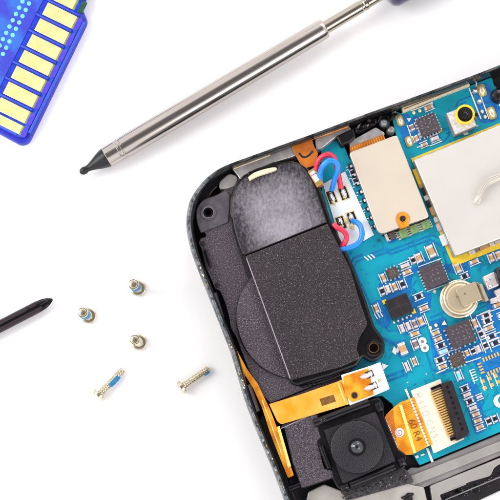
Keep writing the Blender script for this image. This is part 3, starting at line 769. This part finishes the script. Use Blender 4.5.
# ---------------- coin cell with its tab
b=MB(); c=P(458.8,299.2,ZB); c.z=ZB
k=K(5.8)
b.lathe(c,(0,0,1),[(.02,1.86*1),(.25,1.86),(.3,1.72),(.5,1.66,'cell_dark'),(.6,1.70),(1.25,1.70),(1.38,1.62),(1.42,1.52),(1.36,1.47),(1.36,1.34),(1.46,1.28),(1.5,1.15)],'cell',48)
coin=b.build('coin_battery',board,smooth=35)
b=MB(); b.prism([(455.5,288.8,1),(475.5,281.2,1),(482.6,299.5,1),(463,307.2,1.5)],5.83,6.02,'cell','cell_dark',bev=.05,r=1)
b.prism([(476,281.4),(479,283),(486,301),(483,301.5)],5.0,5.7,'cell_dark',bev=.05); b.prism([(478.5,283.5),(482,283.5),(489,300),(485.5,302.5)],ZB,4.9,'gold_pale','cell_dark',bev=.05)
for x,y in ((457.4,296.8),(465,293.8)): b.ring(x,y,1.25,.5,6.0,6.05,'cell_dark',seg=14,bev=.01); b.disc(x,y,.6,6.0,6.03,'cap_grey',bev=.01,seg=12)
b.build('battery_tab',board)
# connector pieces right of it
b=MB(); b.prism([(483,276.5),(494.5,271.5),(500,285),(488,290)],ZB,5.0,'pale_pad',bev=.1,r=1.2)
for x,y in ((488,280.5),(490.3,286)): b.blob(x,y,2.6,1.6,UA,5.0,.2,'solder',seg=12,rings=3,jit=.2)
b.prism([(494,291),(500,288),(508,285),(512,300),(491,303.5),(490,299),(497,296.5)],ZB,4.85,'pale_pad',bev=.08,r=.6)
b.prism([(495,268),(512,262),(516,284),(503,287),(498,280)],ZB,6.2,'black_gloss',bev=.3,r=3)
b.build('connector',board)

# ---------------- flat cable connector
b=MB(); ZC=5.0
b.prism([(411,390.5,1),(440.5,379,1),(444,388.5),(464.5,439,1),(434,453.5,1)],ZB,ZC,'conn_beige',bev=.05,r=.6,seg=3)
b.prism([(431,391.5),(443,387),(461,433),(450.5,438)],ZC-.02,ZC+.03,'cap_grey')
n=19
for i in range(n):
    t=i/(n-1); x=438+16.8*t; y=391.5+42*t
    b.pbox(x-1.5,y,12.5,1.35,UA,ZC,ZC+.2,'pin_gold',bev=.03)
b.pbox(437.5,386.5,14,3,UA,ZC,ZC+.32,'black_pl',bev=.04); b.pbox(457,437,14,3,UA,ZC,ZC+.32,'black_pl',bev=.04)
b.prism([(440.5,384,1),(452,380,1.5),(469.5,432,1.5),(468,436,1.5),(456.5,441,1)],ZB,5.75,'ic_black','black_pl',bev=.12,r=1,seg=3)
for i in range(9):
    t=i/8; b.pbox(447.5+15*t,387+42*t,2.2,2.6,UA,5.7,5.8,'black_pl',bev=.02)
b.text('H 4 1 D  C N S -',427,417.5,ZC+.01,VA,9.5,'conn_text',xs=.8)
b.text('.',420,394,ZC+.01,VA,8,'conn_text')
b.build('flat_cable_connector',board)

# ---------------- flex from camera to connector
b=MB(); fx=[(383,424),(386,415),(394,407),(400,402.5),(414,397),(432.5,444),(412.5,454.5),(405,455),(397,449),(392,442)]
b.prism(fx,4.95,5.08,'flex','flex_deep')
b.prism([(383,424),(386,415),(393,410),(397,449),(392,442)],5.0,5.12,'flex_deep') 
b.line([(401,403),(407,422),(413,454)],1.6,5.10,'flex_light') if False else None
b.line([(400.5,405),(415,453)],3.0,5.095,'flex_light')
b.line([(410.5,399.5),(428.5,446)],1.9,5.10,'silk')
for i in range(15):
    t=i/14; x=413.5+17*t; y=400+43*t; b.line([(x-4,y+1.6),(x,y)],.7,5.105,'flex_deep')
for i in range(7): b.line(smoothpath([(397.5+i*.8,408+i*2.2),(403+i*.6,405+i*1.8),(411+i*.3,402+i*1.6)],3),.45,5.09,'flex_deep')
b.text('60',412.5,424,5.11,VA,10,'flex_mark'); b.text('R4',417.5,436,5.11,VA,9.5,'flex_mark')
b.text('SH0E06 1C FPC-2',391.5,436,5.13,VA,4.6,'ring_white')
cb=MB()
b.disc(399.5,432.5,4.6,5.1,5.14,'ring_white',bev=.01,seg=24)
sp=[(399.5+r*math.cos(a),432.5+r*math.sin(a)) for a,r in [(k*.5,.5+k*.17) for k in range(22)]]
b.line(sp,.6,5.15,'wire_red')
b.build('ribbon_cable',phone)

# ---------------- loudspeaker module (dark moulded plastic)
spk_b=MB()
base=[(199,240,2),(203,203,8),(210,199,8),(221,188,3),(231,183,5),(242,177),(262,171),(300,200),(330,262),(372,345),(345,374),(296,398),(268,396,2),(262,392),(236,338),(231,330),(228,316),(222,300),(218,296,2),(215,292,2),(213,285),(206,268),(200,252,2)]
base=[(201.5,229,1),(196.5,222,9),(195.5,208,9),(204,198,9),(216,195,6),(225,188,4),(232,180,6),(245,172),(285,170),(312,190),(345,262),(372,340),(350,372),(300,392),(271,404,2),(262,396,3),(247,368,5),(236,338),(230,328),(229,320,1),(224.5,303),(219.5,291.5,2),(214.5,289,1),(209,276),(205,268),(201,250),(198,243,1),(200,238,1),(206,236,1)]
spk_b.prism(base,ZF,4.9,'spark_base','black_pl',bev=.1,r=.6,seg=4,holes=[list(reversed(circ(208.2,212.3,5.2,20)))])
spk=spk_b.build('loudspeaker_housing',phone,smooth=30)
b=MB() # screw boss, smooth plate at the corner
b.prism([(196.5,222,6),(196,208,9),(204,198.5,9),(216,195.5,6),(226,190,3),(230,196),(229.5,210),(228,222,1),(200.5,233,2)],4.85,5.1,'boss_pl',bev=.08,r=2,holes=[circ(208.2,212.3,5.2,24)])
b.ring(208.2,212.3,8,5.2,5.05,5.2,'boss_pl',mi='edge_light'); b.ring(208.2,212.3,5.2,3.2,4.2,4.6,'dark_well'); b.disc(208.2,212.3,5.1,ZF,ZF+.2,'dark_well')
b.build('screw_boss',spk)
b=MB() # darker channel beside the raised chamber
b.prism([(229,196),(236,196),(243,228),(249,254),(259,284),(252,284),(246,275),(233,232)],4.85,4.97,'channel')
b.prism([(229,230,1),(235.5,228,1),(253,279),(246.5,281)],4.9,5.02,'channel') if False else None
b.build('channel',spk)
b=MB() # little clips and slots on the left side
b.prism([(203,249,1),(206.5,248,1),(212,265.5,1),(209,267,1)],4.7,5.35,'black_gloss',bev=.1,r=.6); b.build('latch',spk)
for x,y in ((203,243.5),(217.5,285)): b=MB(); b.disc(x,y,2.3,4.7,5.0,'dark_well',bev=.02); b.build('pin_hole',spk)
b=MB(); b.prism([(212.5,293,1.5),(216.5,291.5,1.5),(224.5,317.5,1.5),(220.5,319,1.5)],ZF,5.9,'boss_pl','black_gloss',bev=.15,r=1); b.build('clip',spk)
b=MB(); b.prism([(246,385,1.5),(250.5,383.5,1.5),(260,411,1.5),(255.5,413,1.5)],ZF,5.9,'boss_pl','black_gloss',bev=.15,r=1); b.build('clip',spk); b=MB()
for i in range(9): b.pbox(223.5+i*1.6,322+i*3.6,2.2,1.6,UA,4.5,5.3,'black_gloss',bev=.03)
b.build('serrated_edge',spk)
b=MB() # round speaker rim
b.prism(circ(299,317,63,90,80,240)+[(285,262),(330,300),(335,360)],4.95,5.25,'spark_base','black_pl',bev=.12)
b.build('speaker_disc',spk,smooth=25)
b=MB() # outer black wall of the chamber
wall=[(229.5,214),(230,198),(235,184),(243,175),(256,168),(275,162),(292,160),(306,164.5),(317,178),(325,200),(333,224),(352,262),(366,299),(374.5,326),(385,340,5),(384.5,356,6),(372,363,6),(363,357),(357,366),(330,376),(297,386,2),(291,384),(269,318),(246,257)]
b.prism(wall,ZF,5.55,'black_pl','black_pl',bev=.25,r=1.5,seg=4,holes=[circ(373.8,347.8,5.6,22)])
b.build('chamber_wall',spk,smooth=35)
b=MB() # D-shaped rubbed lid
D=[(242,254.5),(235,232),(231.5,212),(232,198),(236.5,186),(244,177.5),(258,170.5),(276,164.5),(291,162.5),(303,167),(312.5,180),(320,200),(327.5,222.5)]
Ds=smoothpath(D,4)+[(246,255.5)]
b.prism(Ds,5.5,5.85,'rubbed','black_pl',bev=.12); o=b.build('smooth_lid',spk,smooth=30,origin=P(279,215,5.5))
b=MB()
inner=smoothpath([(238,196),(243,184.5),(257,177),(276,170.5),(291,169)],5)
b.line(inner,.8,5.86,'edge_light') if False else None
b.prism([(245.5,256,1),(327.5,223.5,1.5),(350,268),(359.5,300),(368,324,4),(359,338,8),(356.5,350,5),(361,358,3),(341,367),(289.5,380.5,2),(277,350)],5.5,6.1,'spark_block','spark_block',bev=.1,r=.8,seg=4)
o=b.build('chamber_cover',spk,smooth=25)
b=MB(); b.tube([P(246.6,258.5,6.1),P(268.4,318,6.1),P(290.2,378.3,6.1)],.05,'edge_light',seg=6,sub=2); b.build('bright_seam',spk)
b=MB(); b.ring(374,347.6,8.8,5.4,5.5,5.8,'black_gloss',bev=.12); b.ring(373.8,347.8,5.5,4.3,4.4,4.9,'gold',mi='gold'); b.disc(373.8,347.8,5.4,ZB,ZB+.12,'dark_well'); b.build('screw_boss',spk)
b=MB() # little cream foam pad on top of the lid
crs=smoothpath([(248,177),(254,172.5),(264,169),(275,167),(276,170),(266,173.5),(257,176.5),(249.5,180.5)],3)
b.prism(crs,5.7,6.2,'cream',bev=.1); b.prism([(248,172),(276,162),(278,168),(250,180)],5.5,5.92,'black_pl',bev=.05,r=1) ; b.build('foam_pad',spk)
b=MB() # lower plate beside the camera
low=[(283,424,1.5),(312,412,1),(318,414,1),(319,430),(322,437,1.5),(318,441,1.5),(325,468,1),(333,470,1.5),(334,478,1.5),(305,488,1),(301,489),(292,462)]
b.prism(low,ZF,5.25,'spark_base','black_pl',bev=.12,r=.8,seg=3)
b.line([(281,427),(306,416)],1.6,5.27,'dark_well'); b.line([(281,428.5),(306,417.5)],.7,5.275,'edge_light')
b.build('plastic_plate',phone,smooth=25)
b=MB(); b.prism([(262,396),(272,394),(300,388),(342,372),(346,382),(310,394),(272,410)],ZF,4.7,'spark_base','black_pl',bev=.1,r=1); b.tube([P(300,387,5.0),P(322,382,5.05),P(345,373,5.0)],.14,'black_gloss'); b.build('lower_ledge',spk)

# ---------------- orange flexes round the speaker
b=MB(); b.prism([(269,404),(300,394.5),(336,382,1),(348,377),(350,404),(320,413),(281,424.5,2),(277,421)],5.25,5.37,'flex_yellow','flex_deep',bev=.02,r=1)
b.prism([(319.5,399),(333.5,394.5),(336,401.5),(322,406)],5.36,5.385,'flex_mark')
b.line([(338,383),(345.5,403)],1.2,5.39,'flex_light'); b.line([(341,382),(348.5,402)],.7,5.395,'flex_deep')
b.prism([(341,375,1),(370,366),(380,362,1.5),(390,389,2),(350,406,1)],5.3,5.42,'silk_block','silk',bev=.02,r=.5)
b.prism([(343,376.5,2),(370,367.5),(378,390),(377,393.5),(352,402.5,1),(345,395)],5.41,5.45,'flex','flex_deep',r=.8,bev=.01)
b.sheet([(368,366.5),(380.5,362.5),(389.5,388.5),(374,394.5)],5.455,'silk_block')
b.prism(circ(354.5,395.3,3.1,18),5.44,5.47,'dark_well'); b.ring(354.5,395.3,3.8,3.0,5.44,5.5,'flex_deep')
b.prism(quad(369.5,374.2,8,7),5.45,5.475,'ic_brown'); b.prism(quad(373.5,386,8,7),5.45,5.475,'ic_brown')
for x,y,X,Y in ((371.5,374,361.5,377),(376,385.5,365,389)):
    b.blob((x+X)/2-1,(y+Y)/2+.5,5.8,2.6,UA-R(6),5.46,.42,'solder_pad',jit=.08); b.blob(x-1,y,2.2,3,UA,5.46,.5,'solder_pad',seg=14,jit=.2)
b.ring(379.5,380.5,1.4,.6,5.45,5.5,'flex',seg=14)
b.build('flex_circuit',phone)
b=MB(); b.prism([(229,337),(231.5,338.5),(238,352),(247,369),(258,384,2),(264,397),(270,409),(281,438),(294,475.5,1.5),(288,478,1.5),(283,466),(270,433),(262,408),(253,388),(241,369),(233,352)],5.1,5.22,'flex','flex_deep',bev=.02)
b.prism([(277,427),(279.5,426),(291,466),(288,468)],5.22,5.27,'flex_light') ; b.line([(262,400),(270,421),(282,455)],1.1,5.28,'flex_light')
b.build('ribbon_cable',phone)

# ---------------- orange sticker and small connector by the wires
b=MB()
b.prism([(290,144),(311,136,1.5),(314,146),(318,153),(316,165),(306,168),(300.5,164),(296,156)],5.4,5.55,'flex_deep',bev=.03,r=1)
b.line(smoothpath([(299,153),(303,157),(308,156),(313,151)],4),2.1,5.56,'dark_well')
b.build('orange_sticker',phone)
b=MB(); b.prism([(307.5,171.5,1),(314.5,167,1),(323.8,183,1),(317,187.5,1)],4.6,5.9,'gold','flex_deep',bev=.06,r=.8); b.prism([(309.5,173),(314,170),(319.5,179.5),(315.5,182.5)],5.85,6.0,'silk_block',bev=.03); b.line([(311,176),(316,173)],.8,6.01,'wire_red'); b.build('small_connector',phone)
# ---------------- wires, each ending on its solder joint
def wire(pts,mt):
    m=MB(); m.tube([P(x,y,z) for x,y,z in pts],.26,mt,seg=14,sub=7)
    o=m.build('wire',phone,smooth=60); return o
w=wire([(316,171,5.6),(317,164,6.0),(321,157.5,6.3),(328,154.5,6.5),(334,158,6.3),(337,168,5.9),(339.5,180,5.2),(341,188,4.9)],'wire_red'); w['label']='red insulated wire'
w=wire([(320.5,181,5.5),(320,174,6.1),(323,165.5,6.7),(330,160.5,7.0),(336.5,163,6.9),(337.8,170,6.6),(334.8,179,5.8),(331.8,190,4.9)],'wire_blue'); w['label']='blue insulated wire'
w=wire([(333.5,224,5.6),(337,227.5,5.7),(343,230.5,5.8),(346.5,236,5.8),(345,242.5,5.6),(340,248,5.2)],'wire_red'); w['label']='red insulated wire'
w=wire([(352.5,221,5.0),(357,222.5,5.4),(361,227.5,5.7),(362,235.5,5.8),(358.5,243,5.7),(350,247.5,5.6),(341,249.5,5.4),(333,252,4.9)],'wire_blue'); w['label']='blue insulated wire'
for x,y,l in ((331.8,197.5,5.8),(343.6,193,5.8),(340.5,222,4.8),(351.5,218,5.2)):
    b=MB(); b.blob(x,y,l,2.7,VA,ZB+.03,.5,'solder',jit=.18); b.blob(x+1.2,y+4.2,2.3,1.8,UA,ZB+.03,.3,'glue',seg=12,jit=.2); b.build('solder_joint',board)
for x,y,r in ((352,226.5,4),(346,221,3.2),(334,203,2.6)): b=MB(); b.blob(x,y,r,r*.7,VA,ZB+.03,.22,'glue',jit=.25); b.build('glue_residue',board)

# ---------------- rear camera module
b=MB(); ZM=5.7
hold=[(309.5,424,2),(371,399,2),(379,397,3),(384,404,3),(384.5,416),(398.5,449),(407,455,2),(405,468,3),(398,472,3),(350,491,5),(338,489,4),(327,470),(320,448),(313,436)]
b.prism(hold,ZF,5.2,'black_pl',bev=.15,r=1)
b.prism([(323.5,430,2),(376,411,2),(396,461,2),(342.5,484.5,3)],5.0,5.6,'spark_cam','black_pl',bev=.1,r=1)
cm=b.build('camera_module',phone,smooth=30)
b=MB()
def bar(x0,y0,x1,y1,r,z,mt='black_gloss'):
    b.tube([P(x0,y0,z),P((x0+x1)/2,(y0+y1)/2,z),P(x1,y1,z)],r,mt,seg=14,sub=1)
bar(314,423.5,369,402.5,.42,5.35); bar(321,446,329.5,468,.30,5.4); bar(350,485,395,467,.36,5.35)
b.blob(323,420,4,3,UA,5.55,.3,'black_gloss'); b.pbox(379,407,7,10,UA,5.1,5.9,'black_gloss',bev=.25); b.pbox(402,462,8,9,UA,5.0,5.7,'black_gloss',bev=.3); b.pbox(345,487,9,7,UA,5.0,5.6,'black_gloss',bev=.3)
b.build('bracket',cm)
b=MB(); b.disc(357,447,26.8,5.55,6.35,'spark_lens',bev=.22,seg=72); b.ring(357,447,9.2,6.8,6.3,6.42,'black_gloss'); b.build('lens_cover',cm,smooth=30)
b=MB(); c=P(357,447,6.4); 
b.lathe(Vector((c.x,c.y,6.34)),(0,0,1),[(.03,.66,'black_gloss'),(.05,.52,'lens_tint'),(.10,.47,'lens_glass'),(.20,.30,'lens_glass'),(.26,.12,'lens_glass'),(.27,.03)],'lens_glass',36); b.build('lens',cm,smooth=60)

# ---------------- metal midframe along the bottom
b=MB()
b.prism([(402,474),(411,467.5),(419,467.5),(500,433.5),(700,355),(720,400),(500,456),(436,483),(350,514),(345,500),(395,484)],ZF,3.7,'grey_metal',bev=.08,r=1)
b.prism([(405,478,1),(500,441),(640,385),(645,396),(500,451),(410,487,2)],3.6,3.98,'grey_light','grey_metal',bev=.1,r=1)
b.build('metal_midframe',phone,smooth=30)
b=MB()
b.prism([(430,486,2),(500,458),(640,400),(660,440),(512,470,3),(500,464),(494,468,3),(491,476,4),(470,482),(440,495,1.5),(444,506),(434,512)],ZF,4.1,'grey_light','grey_metal',bev=.1,r=1.5)
b.line([(443,493),(466,484)],1.2,4.11,'grey_metal')
b.build('metal_plate',phone,smooth=30)
b=MB(); b.prism([(306,501,2),(308,492,2),(324,484,2),(342,491),(360,492),(400,478),(412,485),(424,487),(430,512),(310,520)],ZF,4.3,'adhesive','grey_metal',bev=.12,r=1.5); b.build('silver_tape',phone,smooth=30)
b=MB(); b.prism([(340,492),(404,467.5),(410,474),(414,482),(350,500)],ZF,4.45,'fibre',bev=.08,r=2)
for i in range(70):
    t=random.random(); x=342+66*t; y=493-22*t+random.uniform(-1,9)
    b.blob(x,y,random.uniform(.6,2.2),random.uniform(.3,.8),random.uniform(0,3),4.4,random.uniform(.05,.25),random.choice(['fibre','fibre','black_pl','fibre','grey_metal']),seg=7,rings=2,jit=.6)
b.blob(408,497,6,4,UA,4.3,.35,'black_pl',jit=.3)
o=b.build('foam_strip',phone); o['kind']='stuff'
b=MB()
for i in range(45):
    t=random.random(); x=440+62*t; y=497-24*t+random.uniform(-1,9)
    b.blob(x,y,random.uniform(.5,1.6),random.uniform(.3,.8),UA+random.choice([0,1.57])+random.uniform(-.2,.2),ZF,random.uniform(.1,.5),random.choice(['black_gloss','grey_light','grey_metal','black_pl']),seg=7,rings=2,jit=.3)
b.line([(445,500),(500,477)],1.2,ZF+.35,'grey_metal')
o=b.build('lower_board_edge',phone); o['kind']='stuff'
b=MB(); b.prism([(470,506),(500,492),(540,476),(560,520),(480,540)],ZF,4.4,'ring_white',bev=.06); b.build('display_cable',phone)
b=MB(); b.pbox(421,462.5,8,4,UA,ZB,ZB+.02,'pcb'); 
# ledge in the black side channel, lower left
b=MB(); b.tube([P(289,489,4.4),P(301,484,4.4)],.35,'black_pl',sub=1); b.prism([(262,412),(268,424),(296,500),(306,530),(300,532),(285,494),(258,424)],ZF,3.8,'black_gloss',bev=.1); b.build('side_rail',phone)

# ================================================================== memory card
cdir=Vector((.896,-.444,0)).normalized(); E1=(.896,.444); E2=(-.444,.896)
ZK=1.25
card=thing('memory_card','blue memory card with a row of pale gold contacts, at the top left','memory card',P(20,60,0))
def cp(s,t):   # card coordinates in px: s along the contacts' long side, t down the row; origin at the cut corner
    return (87+E1[0]*s+E2[0]*t, 20+E1[1]*s+E2[1]*t)
body=[cp(0,0)+(4,),(28,141.5,7),(20,144.5,7),cp(-170,135)+(6,),cp(-170,-200)+(6,),cp(-60,-200)+(6,),(72,-16)]
b=MB(); b.prism(body,0,ZK-.35,'card_blue',bev=.25,r=2,seg=6)
b.prism([cp(-3.2,1)+(3,),cp(-3.2,133)+(6,),cp(-9,136)+(5,),cp(-167,132)+(4,),cp(-167,-197)+(4,),cp(-60,-197)+(4,),(70.5,-15)],.5,ZK-.1,'card_rib','card_blue',bev=.12,r=2,seg=5)
shell=b.build('card_shell',card,smooth=30)
b=MB(); b.prism([cp(-48,-70),cp(-48,138),cp(-165,128),cp(-165,-190),cp(-70,-190)],ZK-.12,ZK,'card_top','card_blue',bev=.05); b.build('card_face',card)
# contact bays
b=MB(); b.prism([cp(-9,-16),cp(-9,131),cp(-48.5,131),cp(-48.5,-60),cp(-22,-60)],ZK-.12,ZK-.06,'card_deep'); b.build('contact_bay',card)
angc=-math.atan2(.444,.896)
for k in range(-2,8):
    t0=8+17.65*k-(0 if k<7 else 0)
    if k==7: cx,cy=cp(-26.6,t0-3.6); wd=9.5
    else: cx,cy=cp(-26.6,t0); wd=13.4
    ll=32.5
    if k<=-1: cx,cy=cp(-31,t0); ll=26
    b=MB(); b.pbox(cx,cy,ll,wd,angc,ZK-.08,ZK+.02,'card_gold',bev=.03)
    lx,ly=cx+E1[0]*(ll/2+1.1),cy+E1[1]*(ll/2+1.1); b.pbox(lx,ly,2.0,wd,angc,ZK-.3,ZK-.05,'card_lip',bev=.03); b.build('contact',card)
for k in range(-3,8):
    t0=-.8+17.65*k
    if k==7: continue
    b=MB(); x,y=cp(-28.5,t0); b.pbox(x,y,40 if k>-1 else 34,2.6,angc,ZK-.1,ZK+.16,'card_rib','card_blue',bev=.08); b.build('rib',card)
for k in range(-1,8):
    t0=8+17.65*k
    b=MB(); x,y=cp(-6.4,t0-(0 if k<7 else 3)); 
    if k==-1: x,y=cp(-10,t0); 
    b.prism(roundpoly(quad(x,y,5.4,13 if k<7 else 10,angc),2.2,4),ZK-.13,ZK-.02,'card_purple' if k>=0 else 'card_hole',bev=.05); b.build('scallop',card)
b=MB(); x,y=cp(-5.2,60); 
b.tube([P(*cp(-1.5,3),ZK-.12),P(*cp(-1.5,60),ZK-.12),P(*cp(-1.5,127),ZK-.12)],.14,'card_rib',seg=8,sub=1); b.tube([P(*cp(-12,133.6),ZK-.1),P(*cp(-60,133),ZK-.1)],.14,'card_rib',seg=8,sub=1); b.build('edge_bead',card)
for row,(ox,oy) in enumerate(((29,3.6),(22.5,1.4))):
    for k in range(9):
        x=ox-3.25*k; y=oy+6.3*k
        if x<-12: break
        b=MB(); b.blob(x,y,2.3,2.3,0,ZK-.01,.07,'card_dot',seg=16,rings=4); b.build('dimple',card)
    for k in range(1,7):
        x=ox+3.25*k; y=oy-6.3*k; b=MB(); b.blob(x,y,2.3,2.3,0,ZK-.01,.07,'card_dot',seg=16,rings=4); b.build('dimple',card)

# ================================================================== stylus
sty=thing('stylus','polished silver metal stylus with a black cone tip, lying diagonally','stylus',P(200,100,0))
p0=P(83.5,171,1.15); p1=P(364,4.8,1.9); ax=(p1-p0).normalized(); Lx=(p1-p0).length; S=Lx/326.0
def prof(lst): return [tuple([q[0]*S,q[1]*.1]+list(q[2:])) for q in lst]
b=MB(); b.lathe(p0,ax,prof([(-4.2,.3),(-3.6,2.0),(-2,3.2),(0,3.9),(2,3.8),(4,3.1),(7,3.6),(12,5.2),(18,7.6),(24,9.4),(27,9.9)]),'pen_tip',40); b.build('tip',sty,smooth=50)
b=MB(); b.lathe(p0,ax,prof([(27,9.9),(27.5,10.4),(40,10.7),(40.6,10.3),(41.6,10.3),(42.2,10.9),(44,10.9),(44.6,10.4),(45.6,10.4),(46,10.9)]),'pen_steel',56); b.build('ferrule',sty,smooth=30)
b=MB(); b.lathe(p0,ax,prof([(46,10.9),(60,11.0),(160,10.6),(277,9.9),(280,9.5),(281,8.6),(281.4,6.6)]),'pen_steel',72); b.build('barrel',sty,smooth=40)
b=MB(); b.lathe(p0,ax,prof([(281,6.3),(322,6.1),(323,5.5),(325,5.5),(326,6.1),(329,6.1),(330,5.4),(352,5.2)]),'pen_brass',48); b.build('neck',sty,smooth=30)
b=MB(); b.lathe(p0,ax,prof([(350,5),(350.5,12),(352,15.5),(356,18),(364,18.6),(460,18.6),(800,18.4),(805,17)]),'pen_cap',56); b.build('end_grip',sty,smooth=40)

# ================================================================== screwdriver
sd=thing('screwdriver','blackened cross-point screwdriver blade pointing in from the left edge','screwdriver',P(20,315,0))
q0=P(52.5,299.3,.75); q1=P(0,326.8,.66); ax=(q1-q0).normalized(); ax.z=0.015; ax.normalize()
b=MB(); b.lathe(q0,ax,[(1.25,.545),(1.7,.60),(3,.60),(60,.60)],'tool_steel',40); b.build('shaft',sd,smooth=30)
# four-winged tip: star section that tapers to the point
up=Vector((0,0,1)); sa=ax.cross(up).normalized(); su=sa.cross(ax)
m=MB(); vs=[];fs=[]; rings=[(0,.10,.6),(.12,.20,.55),(.5,.42,.45),(.95,.56,.45),(1.4,.60,.6),(2.1,.60,.85),(2.6,.605,1.0)]
N=32
for tt,r,q in rings:
    for i in range(N):
        a=2*math.pi*i/N; c=abs(math.cos(2*(a+.35)))**.6; rr=r*(q+(1-q)*c)
        vs.append(q0+ax*tt+(sa*math.cos(a)+su*math.sin(a))*rr)
for k in range(len(rings)-1):
    for i in range(N): j=(i+1)%N; fs.append((k*N+i,k*N+j,(k+1)*N+j,(k+1)*N+i))
fs.append(tuple(range(N)))
m.add(vs,fs,'tool_tip'); m.build('cross_tip',sd,smooth=35)
b=MB(); b.lathe(q0+ax*60,ax,[(0,.6),(.2,3),(2,4.2),(6,4.6),(12,4.0),(30,4.4),(60,4.6),(64,3.5)],'black_pl',32); 
# handle far off to the left rests on the table
b.build('handle',sd)

# ================================================================== screws
GR='small pan head screws scattered on the white table'
def screw_parts(root, p, ax, L, hr, sr, lock, thread=True):
    """p: centre of the head's outer face; ax: direction towards the tip"""
    ax=Vector(ax).normalized()
    h=MB(); h.lathe(p,ax,[(0,hr*.45),(.02,hr*.75),(.12,hr*.97),(.3,hr),(.42,hr*.98),(.46,hr*.9),(.46,sr*1.0)],'screw',36); h.build('head',root,smooth=40)
    s=MB(); t=.44; pr=[(t,sr*.92)]
    if thread:
        while t<L-.22:
            pr+=[(t+.07,sr*.88,'screw_dark'),(t+.11,sr*1.01),(t+.17,sr*1.01)]; t+=.24
    pr+=[(L-.16,sr*.95),(L-.05,sr*.86),(L,sr*.6)]
    s.lathe(p,ax,pr,'screw',28); s.build('shank',root,smooth=40)
    if lock:
        a=ax.orthogonal().normalized(); bb=ax.cross(a); l=MB(); vs=[];fs=[]; n=22; rg=8
        t0,t1,a0,a1=lock
        for i in range(rg+1):
            for j in range(n+1):
                u=j/n; th=R(a0+(a1-a0)*u); w=math.sin(math.pi*u)*math.sin(math.pi*(i/rg))
                rr=sr*(.9+.32*max(0,w)**.4+.05*math.sin(9*th+i*2.1))
                vs.append(p+ax*(t0+(t1-t0)*i/rg)+(a*math.cos(th)+bb*math.sin(th))*rr)
        for i in range(rg):
            for j in range(n): fs.append((i*(n+1)+j,(i+1)*(n+1)+j,(i+1)*(n+1)+j+1,i*(n+1)+j+1))
        l.add(vs,fs,'threadlock'); l.build('threadlocker',root,smooth=60)
for x,y,lab,lock in ((88.3,315.8,'silver screw standing on its head with blue patch, nearest the screwdriver tip',(1.5,3.25,0,360)),
                (137.8,288.2,'silver screw standing on its head with blue patch, topmost of the screws',(1.5,3.2,0,360)),
                (139,342.4,'plain silver screw standing on its head with no blue, below the other upright two',None)):
    p=P(x,y,.3); p.z=0.0
    r=thing('screw',lab,'screw',p,GR)
    screw_parts(r,p,(0,0,1),3.85,.80,.46,lock)
for x,y,X,Y,lab,lock,rad in ((97,397,123.3,369.5,'silver screw lying on its side with a long blue patch, left of the lying pair',(1.6,3.1,-60,130),.35),
                (179.5,388.8,209,368.5,'silver screw lying on its side with a faint blue end, right of the lying pair',(2.75,3.5,100,190),.34)):
    a=P(x,y,.75); c=P(X,Y,.42); dd=(c-a); L=dd.length
    r=thing('screw',lab,'screw',(a.x,a.y,0),GR)
    screw_parts(r,a,dd,L,.74,rad,lock)

# ================================================================== light
w=bpy.data.worlds.new('World'); scn.world=w; w.use_nodes=True
bg=w.node_tree.nodes['Background']; 
# pale room; dark patch straight overhead added to darken reflections in metal and plastic
nt=w.node_tree; tcw=nt.nodes.new('ShaderNodeTexCoord'); sp_=nt.nodes.new('ShaderNodeSeparateXYZ'); rw=nt.nodes.new('ShaderNodeValToRGB')
nt.links.new(tcw.outputs['Generated'],sp_.inputs[0]); nt.links.new(sp_.outputs['Z'],rw.inputs['Fac'])
e=rw.color_ramp.elements; e[0].position=0.0; e[0].color=(1.0,.965,.985,1); e[1].position=1.0; e[1].color=(.16,.155,.165,1)
for p_,c_ in ((.80,(1.0,.965,.985,1)),(.90,(.42,.40,.42,1)),(.955,(.16,.155,.165,1))):
    q_=e.new(p_); q_.color=c_
nt.links.new(rw.outputs['Color'],bg.inputs[0]); bg.inputs[1].default_value=1.36
def area(name,loc,tgt,sx,sy,rad,colr=(1,1,1)):
    l=bpy.data.lights.new(name,'AREA'); l.shape='RECTANGLE'; l.size=sx; l.size_y=sy; l.energy=rad*math.pi*sx*sy; l.color=colr
    o=bpy.data.objects.new(name,l); col.objects.link(o); o.location=loc
    o.rotation_euler=(Vector(tgt)-Vector(loc)).to_track_quat('-Z','Y').to_euler(); return o
area('softbox',(-120,20,105),(0,0,0),80,100,5.2,(1,.995,.97))
area('softbox',(60,150,120),(0,0,0),120,60,3.4,(1,.99,1))
area('softbox',(120,-90,150),(0,0,0),110,80,2.6,(1,1,1))
# ================================================================== camera
cam=bpy.data.cameras.new('camera'); co=bpy.data.objects.new('camera',cam); col.objects.link(co); scn.camera=co
co.location=(CX,CY,H); co.rotation_euler=(0,0,0)
cam.sensor_width=36; cam.lens=36*H/50.0; cam.shift_x=-CX/50.0; cam.shift_y=-CY/50.0
cam.clip_start=1; cam.clip_end=3000
scn.unit_settings.scale_length=.001
scn.view_settings.view_transform='Standard'; scn.view_settings.look='None'; scn.view_settings.exposure=0; scn.view_settings.gamma=1
